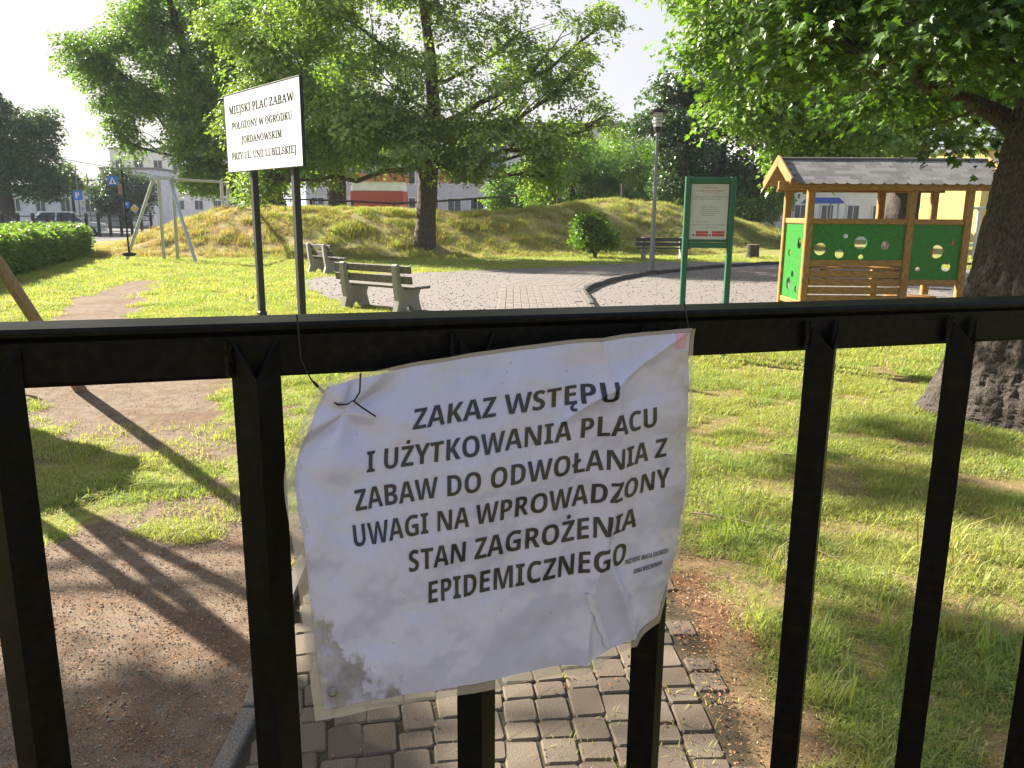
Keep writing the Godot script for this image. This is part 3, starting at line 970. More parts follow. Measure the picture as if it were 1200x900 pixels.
func cr(a: Vector3, b: Vector3, c: Vector3, d: Vector3, f: float) -> Vector3:
	return 0.5 * ((2.0 * b) + (c - a) * f + (2.0 * a - 5.0 * b + 4.0 * c - d) * f * f + (3.0 * b - 3.0 * c + d - a) * f * f * f)

func net_at(r: int, c: int) -> Vector3:
	if r < 0: return net_at(0, c) * 2.0 - net_at(1, c)
	if r > 4: return net_at(4, c) * 2.0 - net_at(3, c)
	if c < 0: return NET[r][0] * 2.0 - NET[r][1]
	if c > 4: return NET[r][4] * 2.0 - NET[r][3]
	return NET[r][c]

# point of the sheet: u across, v down; x along the fence, y up, z towards the visitor
func sheet(u: float, v: float) -> Vector3:
	var cu := clampi(int(floor(u * 4.0)), 0, 3)
	var cv := clampi(int(floor(v * 4.0)), 0, 3)
	var fu := u * 4.0 - cu
	var fv := v * 4.0 - cv
	var rows: Array[Vector3] = []
	for r in range(cv - 1, cv + 3):
		rows.append(cr(net_at(r, cu - 1), net_at(r, cu), net_at(r, cu + 1), net_at(r, cu + 2), fu))
	var p := cr(rows[0], rows[1], rows[2], rows[3], fv)
	# folds: a long crease down the right third, a short one out of it, puckers at the tied corner
	var c1 := u - (0.765 + 0.045 * sin(v * 4.0) + 0.06 * maxf(0.0, v - 0.75))
	p.z += 0.008 * exp(-absf(c1) * 26.0) - 0.004 * exp(-pow((c1 + 0.07) * 16.0, 2.0))
	var c2 := (u - 0.80) - (v - 0.70) * 0.34
	p.z += 0.009 * exp(-absf(c2) * 40.0) * smoothstep(0.60, 0.85, v)
	var c3 := (v - 0.20) + (u - 0.72) * 0.75
	p.z += 0.006 * exp(-absf(c3) * 30.0) * smoothstep(0.62, 0.72, u)
	var rc := Vector2(u - 0.10, v - 0.10)
	p.z += 0.005 * sin(rc.angle() * 5.0) * exp(-rc.length() * 5.0) * smoothstep(0.0, 0.1, rc.length())
	p.z += 0.0034 * NF.get_noise_2d(u * 190.0, v * 160.0) + 0.0005 * NF.get_noise_2d(u * 700.0, v * 550.0)
	return p

func sheet_n(u: float, v: float) -> Vector3:
	var e := 0.004
	return (sheet(u, v + e) - sheet(u, v - e)).cross(sheet(u + e, v) - sheet(u - e, v)).normalized()

func sheet_patch(u0: float, u1: float, v0: float, v1: float, nu: int, nv: int, lift: float) -> ArrayMesh:
	var mb := MB.new()
	for b in nv + 1:
		for a in nu + 1:
			var u := lerpf(u0, u1, float(a) / nu)
			var v := lerpf(v0, v1, float(b) / nv)
			var nn := sheet_n(u, v)
			if nn.z < 0.0: nn = -nn
			mb.vert(sheet(u, v) + nn * lift, nn, Vector2(u, v))
	for b in nv:
		for a in nu:
			var q := b * (nu + 1) + a
			mb.i.append_array([q, q + 1, q + nu + 1, q + 1, q + nu + 2, q + nu + 1])
	return mb.done()

func font(serif: bool, bold: bool) -> Font:
	var f := SystemFont.new()
	f.font_names = PackedStringArray(["Droid Serif" if serif else "Droid Sans"])
	f.font_weight = 700 if bold else 400
	return f

func letters(s: String, fo: Font) -> Array:
	var tm := TextMesh.new()
	tm.text = s
	tm.font = fo
	tm.font_size = 64
	tm.pixel_size = 0.01
	tm.depth = 0.0
	tm.curve_step = 1.0
	var arr := tm.surface_get_arrays(0)
	return [arr[Mesh.ARRAY_VERTEX], arr[Mesh.ARRAY_INDEX]]

func span(vs: PackedVector3Array) -> Rect2:
	var r := Rect2(vs[0].x, vs[0].y, 0, 0)
	for p in vs: r = r.expand(Vector2(p.x, p.y))
	return r

func split_to(out: Array, a: Vector2, b: Vector2, c: Vector2, lim: float, deep: int):
	var ab := a.distance_to(b)
	var bc := b.distance_to(c)
	var ca := c.distance_to(a)
	var m := maxf(ab, maxf(bc, ca))
	if m < lim or deep > 9:
		out.append_array([a, b, c])
		return
	if m == ab:
		var q := (a + b) * 0.5
		split_to(out, a, q, c, lim, deep + 1); split_to(out, q, b, c, lim, deep + 1)
	elif m == bc:
		var q := (b + c) * 0.5
		split_to(out, a, b, q, lim, deep + 1); split_to(out, a, q, c, lim, deep + 1)
	else:
		var q := (c + a) * 0.5
		split_to(out, a, b, q, lim, deep + 1); split_to(out, q, b, c, lim, deep + 1)

func build_notice():
	var t := thing("notice_sheet", "creased laminated white paper notice with black capitals tied to the fence rail", "notice", Vector3(-0.3215, 1.6, -0.485), "", deg_to_rad(18.47))
	# printed sheet: paper tone, water stains with hard rims, specks
	var W := 800
	var H := 600
	var img := Image.create(W, H, false, Image.FORMAT_RGB8)
	var s1 := FastNoiseLite.new(); s1.seed = 12; s1.frequency = 0.0095; s1.fractal_octaves = 4
	var s2 := FastNoiseLite.new(); s2.seed = 13; s2.frequency = 0.04; s2.fractal_octaves = 3
	for y in H:
		for x in W:
			var u := float(x) / W
			var v := float(y) / H
			var a := s1.get_noise_2d(x, y)
			var b := s2.get_noise_2d(x, y)
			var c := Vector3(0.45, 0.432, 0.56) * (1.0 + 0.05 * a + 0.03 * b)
			# stain in the lower corner, with a dark rim
			var q := Vector2(u / 0.21, (1.0 - v) / 0.25)
			var st := 1.0 - (q.x + q.y * 0.75) + a * 0.5 + b * 0.12
			if u < 0.35 and v > 0.65 and st > -0.15:
				var rim := exp(-absf(st - 0.05) * 12.0)
				c = c.lerp(Vector3(0.16, 0.14, 0.125) * (1.0 + 0.4 * b), clampf((0.58 + 0.40 * rim + 0.7 * a + 0.35 * b), 0.0, 0.85) * smoothstep(-0.12, 0.10, st))
			# brown film that crept in under the laminate along the right side
			var e := u - 0.945 + a * 0.07 + b * 0.02
			if e > 0.0: c = c.lerp(Vector3(0.36, 0.32, 0.28) * (1.0 + 0.4 * b), clampf(e * 14.0, 0.0, 0.55) * (1.0 if v > 0.06 else 0.3))
			var e2 := 0.012 - u + a * 0.02 + b * 0.012
			if e2 > 0.0: c = c.lerp(Vector3(0.34, 0.31, 0.28), 0.45)
			if u > 0.955 and v < 0.055 and u < 0.99: c = c.lerp(Vector3(0.62, 0.20, 0.32), 0.6)
			var blot := s1.get_noise_2d(x * 1.6 + 900.0, y * 1.6)
			c = c.lerp(Vector3(0.45, 0.42, 0.42), 0.3 * smoothstep(0.30, 0.55, blot))
			img.set_pixel(x, y, lin(c.x, c.y, c.z))
	var rng := RandomNumberGenerator.new()
	rng.seed = 9
	for k in 260:
		var x := rng.randi_range(4, W - 5)
		var y := rng.randi_range(4, H - 5)
		var d := lin(0.16, 0.14, 0.13).lerp(img.get_pixel(x, y), rng.randf_range(0.0, 0.8))
		var r := 1 if rng.randf() < 0.9 else 2
		for dy in r:
			for dx in r: img.set_pixel(x + dx, y + dy, d)
	var pm := StandardMaterial3D.new()
	pm.albedo_texture = ImageTexture.create_from_image(img)
	pm.texture_repeat = false
	pm.roughness = 0.5
	pm.clearcoat_enabled = true
	pm.clearcoat = 0.8
	pm.clearcoat_roughness = 0.12
	pm.backlight_enabled = true
	pm.backlight = lin(0.05, 0.05, 0.055)
	pm.cull_mode = BaseMaterial3D.CULL_DISABLED
	part(t, "paper", sheet_patch(0.0, 1.0, 0.0, 1.0, 180, 140, 0.0), pm)
	var film := StandardMaterial3D.new()
	film.albedo_color = Color(lin(0.55, 0.47, 0.36), 0.5)
	film.transparency = BaseMaterial3D.TRANSPARENCY_ALPHA
	film.roughness = 0.3
	film.cull_mode = BaseMaterial3D.CULL_DISABLED
	part(t, "laminate_margin", sheet_patch(-0.028, -0.0005, -0.01, 1.03, 4, 60, 0.0003), film)
	part(t, "laminate_margin", sheet_patch(-0.0005, 1.012, 1.0005, 1.03, 70, 4, 0.0003), film)
	part(t, "laminate_margin", sheet_patch(1.0005, 1.012, -0.01, 1.0005, 3, 60, 0.0003), film)
	part(t, "laminate_margin", sheet_patch(-0.0005, 1.0005, -0.012, -0.0005, 60, 3, 0.0003), film)
	# a loose pleat of the plastic film over the lower fold
	var pleat := StandardMaterial3D.new()
	pleat.albedo_color = lin(0.50, 0.485, 0.55)
	pleat.roughness = 0.18
	pleat.cull_mode = BaseMaterial3D.CULL_DISABLED
	var pb := MB.new()
	for k in 22:
		var f := k / 21.0
		var v := lerpf(0.79, 0.994, f)
		var uc := 0.748 + 0.075 * f + 0.002 * sin(f * 19.0)
		var hw := 0.003 + 0.006 * sin(PI * clampf(f * 0.75 + 0.1, 0.0, 1.0)) + 0.001 * sin(f * 31.0)
		for e in [-1.0, 0.0, 1.0]:
			var q := sheet(uc + hw * e, v) + Vector3(0, 0, 0.0006 + (0.002 if e == 0.0 else 0.0))
			pb.vert(q, Vector3(0.35 * e, 0.1, 1.0).normalized(), Vector2(f, e))
	for k in 21:
		for e in 2:
			var q := k * 3 + e
			pb.i.append_array([q, q + 1, q + 3, q + 1, q + 4, q + 3])
	part(t, "film_pleat", pb.done(), pleat)
	# lettering
	var fo := font(false, true)
	var ref := span(letters("H", fo)[0])
	var lines := [["ZAKAZ WSTĘPU", 0.300, 0.797, 0.190, 0.060], ["I UŻYTKOWANIA PLACU", 0.188, 0.910, 0.300, 0.062], ["ZABAW DO ODWOŁANIA Z", 0.152, 0.943, 0.408, 0.062], ["UWAGI NA WPROWADZONY", 0.138, 0.956, 0.512, 0.062], ["STAN ZAGROŻENIA", 0.288, 0.872, 0.620, 0.064], ["EPIDEMICZNEGO", 0.342, 0.850, 0.728, 0.066], ["PREZYDENT MIASTA KOŁOBRZEG", 0.852, 0.972, 0.741, 0.0155], ["ANNA MIECZKOWSKA", 0.878, 0.960, 0.779, 0.0155]]
	for L in lines:
		var g := letters(L[0], fo)
		var r := span(g[0])
		var flat_t: Array = []
		for k in range(0, g[1].size(), 3):
			var q: Array[Vector2] = []
			for w in 3:
				var p: Vector3 = g[0][g[1][k + w]]
				q.append(Vector2(lerpf(L[1], L[2], (p.x - r.position.x) / r.size.x), L[3] - L[4] * (p.y - ref.position.y) / ref.size.y))
			split_to(flat_t, q[0], q[1], q[2], 0.006, 0)
		var mb := MB.new()
		for k in range(0, flat_t.size(), 3):
			var w: Array[Vector3] = []
			for j in 3:
				var uv: Vector2 = flat_t[k + j]
				var nn := sheet_n(uv.x, uv.y)
				if nn.z < 0.0: nn = -nn
				w.append(sheet(uv.x, uv.y) + nn * 0.0005)
			mb.tri(w[0], w[1], w[2], Vector3.BACK)
		part(t, "lettering", mb.done(), M.ink)
	# rusty tie wires
	var ties := [
		[Vector3(0.1835, RAIL_TOP - 1.6 + 0.004, 0.003), Vector3(0.1845, RAIL_LOW - 1.6 + 0.012, 0.006), Vector3(0.190, RAIL_LOW - 1.6 - 0.001, 0.007), Vector3(0.1925, RAIL_LOW - 1.6 - 0.005, 0.010), Vector3(0.1995, RAIL_LOW - 1.6 - 0.013, 0.016), Vector3(0.206, RAIL_LOW - 1.6 - 0.0165, 0.028)],
		[Vector3(0.192, RAIL_LOW - 1.6 - 0.003, 0.010), Vector3(0.198, RAIL_LOW - 1.6 - 0.009, 0.015), Vector3(0.2025, RAIL_LOW - 1.6 - 0.012, 0.022)],
		[Vector3(0.206, RAIL_LOW - 1.6 - 0.0165, 0.028), Vector3(0.212, RAIL_LOW - 1.6 - 0.016, 0.030), Vector3(0.2155, RAIL_LOW - 1.6 - 0.0135, 0.031), Vector3(0.221, RAIL_LOW - 1.6 - 0.018, 0.033), Vector3(0.230, RAIL_LOW - 1.6 - 0.0245, 0.036)],
		[Vector3(0.2165, RAIL_LOW - 1.6 - 0.014, 0.031), Vector3(0.2205, RAIL_LOW - 1.6 - 0.008, 0.030), Vector3(0.222, RAIL_LOW - 1.6 + 0.004, 0.026)],
		[Vector3(0.4725, RAIL_LOW - 1.6 - 0.004, 0.0185), Vector3(0.4775, RAIL_LOW - 1.6 + 0.010, 0.019), Vector3(0.4815, RAIL_LOW - 1.6 + 0.024, 0.012), Vector3(0.482, RAIL_TOP - 1.6 + 0.004, 0.003)]]
	for q in ties:
		var mb := MB.new()
		var pts := PackedVector3Array(q)
		var rd := PackedFloat32Array()
		for k in pts.size(): rd.append(0.00062)
		mb.tube(pts, rd, 6)
		part(t, "tie_wire", mb.done(), M.wire)
	# brass eyelet in the lower corner
	var ey := MB.new()
	var c := sheet(0.035, 0.945)
	ey.tube(PackedVector3Array([c + Vector3(0, 0, 0.0002), c + Vector3(0, 0, 0.0016), c + Vector3(0, 0, 0.0022)]), PackedFloat32Array([0.0034, 0.0034, 0.0018]), 12)
	part(t, "eyelet", ey.done(), M.concrete)

# flat print: letters laid on a board. o = centre of baseline in the board's frame, width in metres
func print_line(parent: Node3D, s: String, fo: Font, o: Vector3, width: float, cap: float, mat: Material, bs := Basis.IDENTITY):
	var g := letters(s, fo)
	var r := span(g[0])
	var ref := span(letters("H", fo)[0])
	var mb := MB.new()
	for k in range(0, g[1].size(), 3):
		var w: Array[Vector3] = []
		for j in 3:
			var p: Vector3 = g[0][g[1][k + j]]
			w.append(o + bs * Vector3(((p.x - r.position.x) / r.size.x - 0.5) * width, (p.y - ref.position.y) / ref.size.y * cap, 0))
		mb.tri(w[0], w[1], w[2], bs * Vector3.BACK)
	part(parent, "lettering", mb.done(), mat)

func build_town_board():
	var a := Vector3(-2.53, 0, -10.0)
	var b := Vector3(-4.06, 0, -11.8)
	var len := a.distance_to(b)
	var turn := atan2(-(a - b).z, (a - b).x)
	var t := thing("information_board", "white rectangular board with grey serif capitals on two black square posts", "sign", b, "", turn)
	var mb := MB.new()
	mb.cbox(Vector3(len * 0.5, 2.655, 0), Vector3(len, 1.02, 0.035), 0.004)
	part(t, "panel", mb.done(), M.white_board)
	mb = MB.new()
	for e in [[Vector3(-0.006, 2.655, 0), Vector3(0.012, 1.04, 0.045)], [Vector3(len + 0.006, 2.655, 0), Vector3(0.012, 1.04, 0.045)], [Vector3(len * 0.5, 2.139, 0), Vector3(len, 0.012, 0.045)], [Vector3(len * 0.5, 3.171, 0), Vector3(len, 0.012, 0.045)]]:
		mb.cbox(e[0], e[1], 0.002)
	part(t, "edge_frame", mb.done(), M.dark_metal)
	var pm := MB.new()
	pm.cbox(Vector3(0, 1.5, 0), Vector3(0.085, 3.2, 0.085), 0.006)
	var pmesh := pm.done()
	for f in [0.167, 0.706]:
		var p := part(t, "post", pmesh, M.dark_metal, Vector3(len * (1.0 - f), 0, -0.065))
		var c := MB.new()
		c.cbox(Vector3(0, 0.16, 0), Vector3(0.11, 0.10, 0.11), 0.01)
		part(p, "collar", c.done(), M.dark_metal)
	var fo := font(true, true)
	var L := [["MIEJSKI PLAC ZABAW", 0.86, 2.905], ["POŁOŻONY W OGRÓDKU", 0.80, 2.70], ["JORDANOWSKIM", 0.54, 2.505], ["PRZY UL. UNII LUBELSKIEJ", 0.86, 2.30]]
	for q in L:
		print_line(t, q[0], fo, Vector3(len * 0.5, q[2], 0.0195), len * q[1], 0.105 if q[0][0] == "M" else 0.092, M.grey_ink)

func build_green_board():
	var t := thing("rules_board", "green steel notice board on two legs with a printed rules sheet", "notice board", Vector3(2.165, 0, -9.03), "", deg_to_rad(-2.0))
	var pm := MB.new()
	pm.cbox(Vector3(0, 0.985, 0), Vector3(0.062, 2.03, 0.06), 0.006)
	var pmesh := pm.done()
	for s in [-1.0, 1.0]: part(t, "post", pmesh, M.green_paint, Vector3(0.245 * s, 0, 0))
	for y in [1.965, 1.262]:
		var mb := MB.new()
		mb.cbox(Vector3(0, y, 0), Vector3(0.424, 0.062, 0.055), 0.005)
		part(t, "crossbar", mb.done(), M.green_paint)
	var bk := MB.new()
	bk.cbox(Vector3(0, 1.6135, -0.018), Vector3(0.424, 0.635, 0.012), 0.001)
	part(t, "back_panel", bk.done(), M.green_paint)
	# the printed sheet: rows of small print, two red blocks
	var W := 200
	var H := 290
	var img := Image.create(W, H, false, Image.FORMAT_RGB8)
	img.fill(lin(0.50, 0.52, 0.50))
	var rng := RandomNumberGenerator.new()
	rng.seed = 3
	var rows := [[16, 60, 140, 0], [20, 66, 134, 0], [32, 20, 180, 0], [36, 30, 170, 0], [44, 60, 140, 0], [62, 14, 190, 1], [70, 14, 186, 1], [78, 14, 150, 1], [112, 62, 120, 1], [122, 54, 140, 1], [132, 50, 148, 1], [142, 46, 150, 1], [152, 52, 146, 1], [162, 64, 128, 1], [196, 14, 100, 1], [212, 14, 186, 1], [226, 50, 140, 1]]
	for r in rows:
		var x: int = r[1]
		while x < r[2]:
			var w := rng.randi_range(5, 16)
			for dx in w:
				if rng.randf() < 0.8: img.fill_rect(Rect2i(x + dx, r[0], 1, 3), lin(0.40, 0.14, 0.12) if r[3] == 0 else lin(0.16, 0.16, 0.17))
			x += w + 3
	img.fill_rect(Rect2i(36, 246, 66, 13), lin(0.42, 0.05, 0.035)); img.fill_rect(Rect2i(36, 261, 66, 13), lin(0.42, 0.05, 0.035))
	img.fill_rect(Rect2i(122, 246, 66, 13), lin(0.42, 0.05, 0.035)); img.fill_rect(Rect2i(122, 261, 66, 13), lin(0.42, 0.05, 0.035))
	img.fill_rect(Rect2i(18, 264, 12, 8), lin(0.05, 0.05, 0.05)); img.fill_rect(Rect2i(106, 264, 11, 8), lin(0.05, 0.05, 0.05))
	var sm := StandardMaterial3D.new()
	sm.albedo_texture = ImageTexture.create_from_image(img)
	sm.roughness = 0.25
	sm.texture_repeat = false
	var mb := MB.new()
	var w := 0.412 * 0.5
	for q in [[-w, 1.925, 0, 0], [w, 1.925, 1, 0], [w, 1.325, 1, 1], [-w, 1.325, 0, 1]]: mb.vert(Vector3(q[0], q[1], -0.0105), Vector3.BACK, Vector2(q[2], q[3]))
	mb.i.append_array([0, 1, 2, 0, 2, 3])
	part(t, "printed_sheet", mb.done(), sm)

# ---------------------------------------------------------------- street furniture
func build_lamp():
	var t := thing("path_lamp", "grey steel lamp post with a flat square cap beside the gravel", "lamp post", Vector3(3.72, 0, -21.6))
	var mb := MB.new()
	mb.tube(PackedVector3Array([Vector3(0, -0.1, 0), Vector3(0, 0.7, 0), Vector3(0, 0.72, 0), Vector3(0, 3.72, 0)]), PackedFloat32Array([0.075, 0.075, 0.058, 0.04]), 14)
	part(t, "pole", mb.done(), M.lamp_steel)
	mb = MB.new()
	mb.tube(PackedVector3Array([Vector3(0, 3.66, 0), Vector3(0, 3.72, 0), Vector3(0, 3.80, 0)]), PackedFloat32Array([0.055, 0.10, 0.11]), 14)
	part(t, "collar", mb.done(), M.dark_metal)
	mb = MB.new()
	mb.tube(PackedVector3Array([Vector3(0, 3.80, 0), Vector3(0, 4.14, 0)]), PackedFloat32Array([0.10, 0.12]), 14)
	part(t, "lantern_glass", mb.done(), M.lamp_glass)
	mb = MB.new()
	mb.tube(PackedVector3Array([Vector3(0, 4.14, 0), Vector3(0, 4.17, 0), Vector3(0, 4.20, 0), Vector3(0, 4.26, 0)]), PackedFloat32Array([0.26, 0.27, 0.24, 0.05]), 16)
	part(t, "cap", mb.done(), M.dark_metal)
	for k in 3:
		mb = MB.new()
		var y := 3.88 + 0.08 * k
		mb.tube(PackedVector3Array([Vector3(0, y, 0), Vector3(0, y + 0.015, 0)]), PackedFloat32Array([0.128, 0.128]), 14)
		part(t, "louvre_ring", mb.done(), M.lamp_steel)

func build_bench(at: Vector3, turn: float, label: String, length: float, slat_mat: Material, leg_mat: Material, lean := 0.0):
	var t := thing("park_bench", label, "bench", at, "benches round the gravel square", turn)
	# cast leg: seat arm, back arm, two feet; side view in (z, y); sitting direction +z
	var leg := PackedVector2Array([Vector2(-0.30, 0.0), Vector2(-0.10, 0.0), Vector2(-0.075, 0.06), Vector2(0.0, 0.105), Vector2(0.09, 0.06), Vector2(0.12, 0.0), Vector2(0.31, 0.0), Vector2(0.27, 0.10), Vector2(0.235, 0.24), Vector2(0.275, 0.33), Vector2(0.275, 0.385), Vector2(-0.12, 0.365), Vector2(-0.165, 0.43), Vector2(-0.21, 0.76), Vector2(-0.255, 0.785), Vector2(-0.30, 0.76), Vector2(-0.27, 0.42), Vector2(-0.235, 0.20)])
	var lm := MB.new()
	lm.prism(leg, Vector3.ZERO, Vector3(0, 0, 1), Vector3(0, 1, 0), 0.10)
	var lmesh := lm.done()
	for s in [-1.0, 1.0]: part(t, "leg", lmesh, leg_mat, Vector3(s * (length * 0.5 - 0.27), 0, 0))
	var sm := MB.new()
	sm.cbox(Vector3.ZERO, Vector3(length, 0.045, 0.115), 0.006)
	var smesh := sm.done()
	for k in 3:
		var o := part(t, "seat_slat", smesh, slat_mat, Vector3(0, 0.404, -0.045 + k * 0.135))
		o.rotation.x = -0.05
	var bm := MB.new()
	bm.cbox(Vector3.ZERO, Vector3(length, 0.12, 0.04), 0.006)
	var bmesh := bm.done()
	for k in 2:
		var o := part(t, "back_slat", bmesh, slat_mat, Vector3(0, 0.53 + k * 0.17, -0.163 - 0.023 * k))
		o.rotation.x = -0.13
	return t

func build_stump():
	var t := thing("wooden_stump", "short upright log stump standing in the grass before the bank", "stump", Vector3(8.95, 0, -30.2))
	var mb := MB.new()
	mb.tube(PackedVector3Array([Vector3(0, -0.05, 0), Vector3(0, 0.25, 0), Vector3(0, 0.5, 0)]), PackedFloat32Array([0.24, 0.225, 0.225]), 18, false, 0.03)
	part(t, "bark", mb.done(), M.bark)
	mb = MB.new()
	mb.tube(PackedVector3Array([Vector3(0, 0.485, 0), Vector3(0, 0.503, 0)]), PackedFloat32Array([0.222, 0.215]), 18)
	part(t, "cut_top", mb.done(), M.pale_log)

# ---------------------------------------------------------------- playhouse
func holes(parent: Node3D, called: String, o: Vector3, s: Vector3, list: Array, along_x := true) -> void:
	var b := CSGBox3D.new()
	b.name = called
	b.size = s
	b.position = o
	b.material = M.panel_green
	for h in list:
		var c := CSGCylinder3D.new()
		c.operation = CSGShape3D.OPERATION_SUBTRACTION
		c.radius = h[2]
		c.height = 0.2
		c.sides = 28
		c.material = M.panel_green
		if along_x:
			c.rotation.x = PI / 2
			c.position = Vector3(h[0] - o.x, h[1] - o.y, 0)
		else:
			c.rotation.z = PI / 2
			c.position = Vector3(0, h[1] - o.y, h[0] - o.z)
		b.add_child(c, true)
	parent.add_child(b, true)

func build_playhouse():
	# local frame: x right from the front left post, z towards the visitor
	var t := thing("playhouse", "wooden playhouse with grey shingle roof and green panels with round holes", "playhouse", Vector3(4.1, 0, -11.3), "", deg_to_rad(-1.0))
	var D := 0.98
	var X := [0.0, 1.385, 2.17]
	var post := MB.new()
	post.cbox(Vector3(0, 0.97, 0), Vector3(0.10, 2.1, 0.09), 0.01)
	var pmesh := post.done()
	for x in X:
		part(t, "post", pmesh, M.honey_wood, Vector3(x, 0, 0))
		part(t, "post", pmesh, M.honey_wood, Vector3(x, 0, -D))
	var jobs := [
		["eave_beam", Vector3(0.98, 1.99, 0.085), Vector3(2.93, 0.115, 0.055)],
		["eave_beam", Vector3(1.1, 1.99, -D - 0.085), Vector3(2.5, 0.115, 0.055)],
		["mid_rail", Vector3(0.6925, 1.515, 0.0), Vector3(1.283, 0.075, 0.06)],
		["mid_rail", Vector3(1.7775, 1.515, 0.0), Vector3(0.683, 0.075, 0.06)],
		["mid_rail", Vector3(0.6925, 0.945, 0.0), Vector3(1.283, 0.085, 0.06)],
		["low_rail", Vector3(1.7775, 0.685, 0.0), Vector3(0.683, 0.075, 0.06)],
		["counter", Vector3(0.70, 0.872, -0.10), Vector3(1.26, 0.028, 0.24)]]
	for j in jobs:
		var mb := MB.new()
		mb.cbox(j[1], j[2], 0.006)
		part(t, j[0], mb.done(), M.honey_wood_flat)
	for y in [1.515, 0.36]:
		var mb := MB.new()
		mb.cbox(Vector3(0, y, -D * 0.5), Vector3(0.06, 0.075, D - 0.093), 0.006)
		part(t, "side_rail", mb.done(), M.honey_wood)
	# boarded front below the counter
	var sl := MB.new()
	sl.cbox(Vector3.ZERO, Vector3(1.27, 0.098, 0.025), 0.005)
	var slm := sl.done()
	for k in 6: part(t, "slat", slm, M.honey_wood_flat, Vector3(0.6925, 0.79 - k * 0.115, 0.0))
	# brackets of the counter
	for x in [0.30, 1.24]:
		var mb := MB.new()
		mb.prism(PackedVector2Array([Vector2(0, 0), Vector2(-0.2, 0), Vector2(0, -0.22)]), Vector3(x, 0.858, -0.02), Vector3(0, 0, 1), Vector3(0, 1, 0), 0.04)
		part(t, "bracket", mb.done(), M.honey_wood)
	holes(t, "green_panel", Vector3(0.6925, 1.233, 0.0), Vector3(1.283, 0.489, 0.018), [[0.185, 1.135, 0.085], [0.52, 1.315, 0.03], [0.455, 1.07, 0.062], [0.735, 1.225, 0.088], [0.755, 1.03, 0.034], [1.08, 1.19, 0.06]])
	holes(t, "green_panel", Vector3(1.7775, 1.1, 0.0), Vector3(0.683, 0.754, 0.018), [[1.80, 1.11, 0.092], [2.0, 1.235, 0.033], [1.95, 0.90, 0.065], [1.56, 0.865, 0.034]])
	holes(t, "green_panel", Vector3(0.0, 0.938, -D * 0.5), Vector3(0.018, 1.079, D - 0.1), [[-0.3, 1.2, 0.08], [-0.7, 1.05, 0.05], [-0.5, 0.75, 0.05], [-0.64, 0.6, 0.09], [-0.3, 0.55, 0.05]], false)
	# roof: two slopes of shingle courses over boards
	var ridge := Vector3(0, 2.36, -D * 0.5)
	var rx0 := -0.33
	var rx1 := 2.62
	var rng := RandomNumberGenerator.new()
	rng.seed = 15
	for side in [1.0, -1.0]:
		var eave := Vector3(0, 2.035, -D * 0.5 + side * (D * 0.5 + 0.135))
		var dn := (eave - ridge)
		var L := dn.length()
		dn = dn / L
		var up := dn.cross(Vector3.RIGHT).normalized()
		if up.y < 0.0: up = -up
		var mb := MB.new()
		var bs := Basis(Vector3.RIGHT, up, Vector3.RIGHT.cross(up))
		mb.cbox((ridge + eave) * 0.5 + Vector3((rx0 + rx1) * 0.5, 0, 0) - up * 0.012, Vector3(rx1 - rx0 - 0.06, 0.022, L), 0.003, bs)
		part(t, "roof_board", mb.done(), M.honey_wood_flat)
		var sh := []
		for k in 3:
			var sm := MB.new()
			var wd := 0.158
			sm.prism(PackedVector2Array([Vector2(-wd * 0.5, 0.0), Vector2(wd * 0.5, 0.0), Vector2(wd * 0.5, 0.085 + 0.008 * k), Vector2(wd * 0.24, 0.128), Vector2(-wd * 0.24, 0.128), Vector2(-wd * 0.5, 0.085 + 0.006 * k)]), Vector3.ZERO, Vector3.RIGHT, dn, 0.006)
			sh.append(sm.done())
		var course := 0
		var dd := 0.0
		while dd < L - 0.04:
			var x := rx0 + 0.10 - (0.08 if course % 2 == 1 else 0.0)
			while x < rx1 - 0.06:
				if x > rx0 + 0.085:
					var o := part(t, "shingle", sh[rng.randi_range(0, 2)], M.shingle[rng.randi_range(0, 3)], ridge + dn * dd + Vector3(x, 0, 0) + up * (0.009 + rng.randf() * 0.003))
					o.rotation = Vector3(0, 0, 0)
					o.transform.basis = Basis(Vector3.RIGHT, side * 0.035) * Basis(up, rng.randf_range(-0.02, 0.02))
				x += 0.162
			dd += 0.092
			course += 1
		for x in [rx0, rx1]:
			var bb := MB.new()
			bb.cbox((ridge + eave) * 0.5 + Vector3(x, 0.0, 0), Vector3(0.035, 0.13, L + 0.04), 0.005, bs)
			part(t, "barge_board", bb.done(), M.honey_wood)
	var rc := MB.new()
	rc.tube(PackedVector3Array([ridge + Vector3(rx0 + 0.02, 0.012, 0), ridge + Vector3(rx1 - 0.02, 0.012, 0)]), PackedFloat32Array([0.03, 0.03]), 8)
	part(t, "ridge_cap", rc.done(), M.shingle[0])
	# bench board seen low at the back right
	var sb := MB.new()
	sb.cbox(Vector3(1.78, 0.42, -D * 0.62), Vector3(0.66, 0.04, 0.28), 0.005)
	part(t, "inner_seat", sb.done(), M.honey_wood_flat)

# ---------------------------------------------------------------- play frames
func log_tube(a: Vector3, b: Vector3, r0: float, r1: float) -> ArrayMesh:
	var mb := MB.new()
	var pts := PackedVector3Array()
	var rd := PackedFloat32Array()
	for k in 7:
		var f := k / 6.0
		pts.append(a.lerp(b, f)); rd.append(lerpf(r0, r1, f))
	mb.tube(pts, rd, 14, true, 0.012)
	return mb.done()

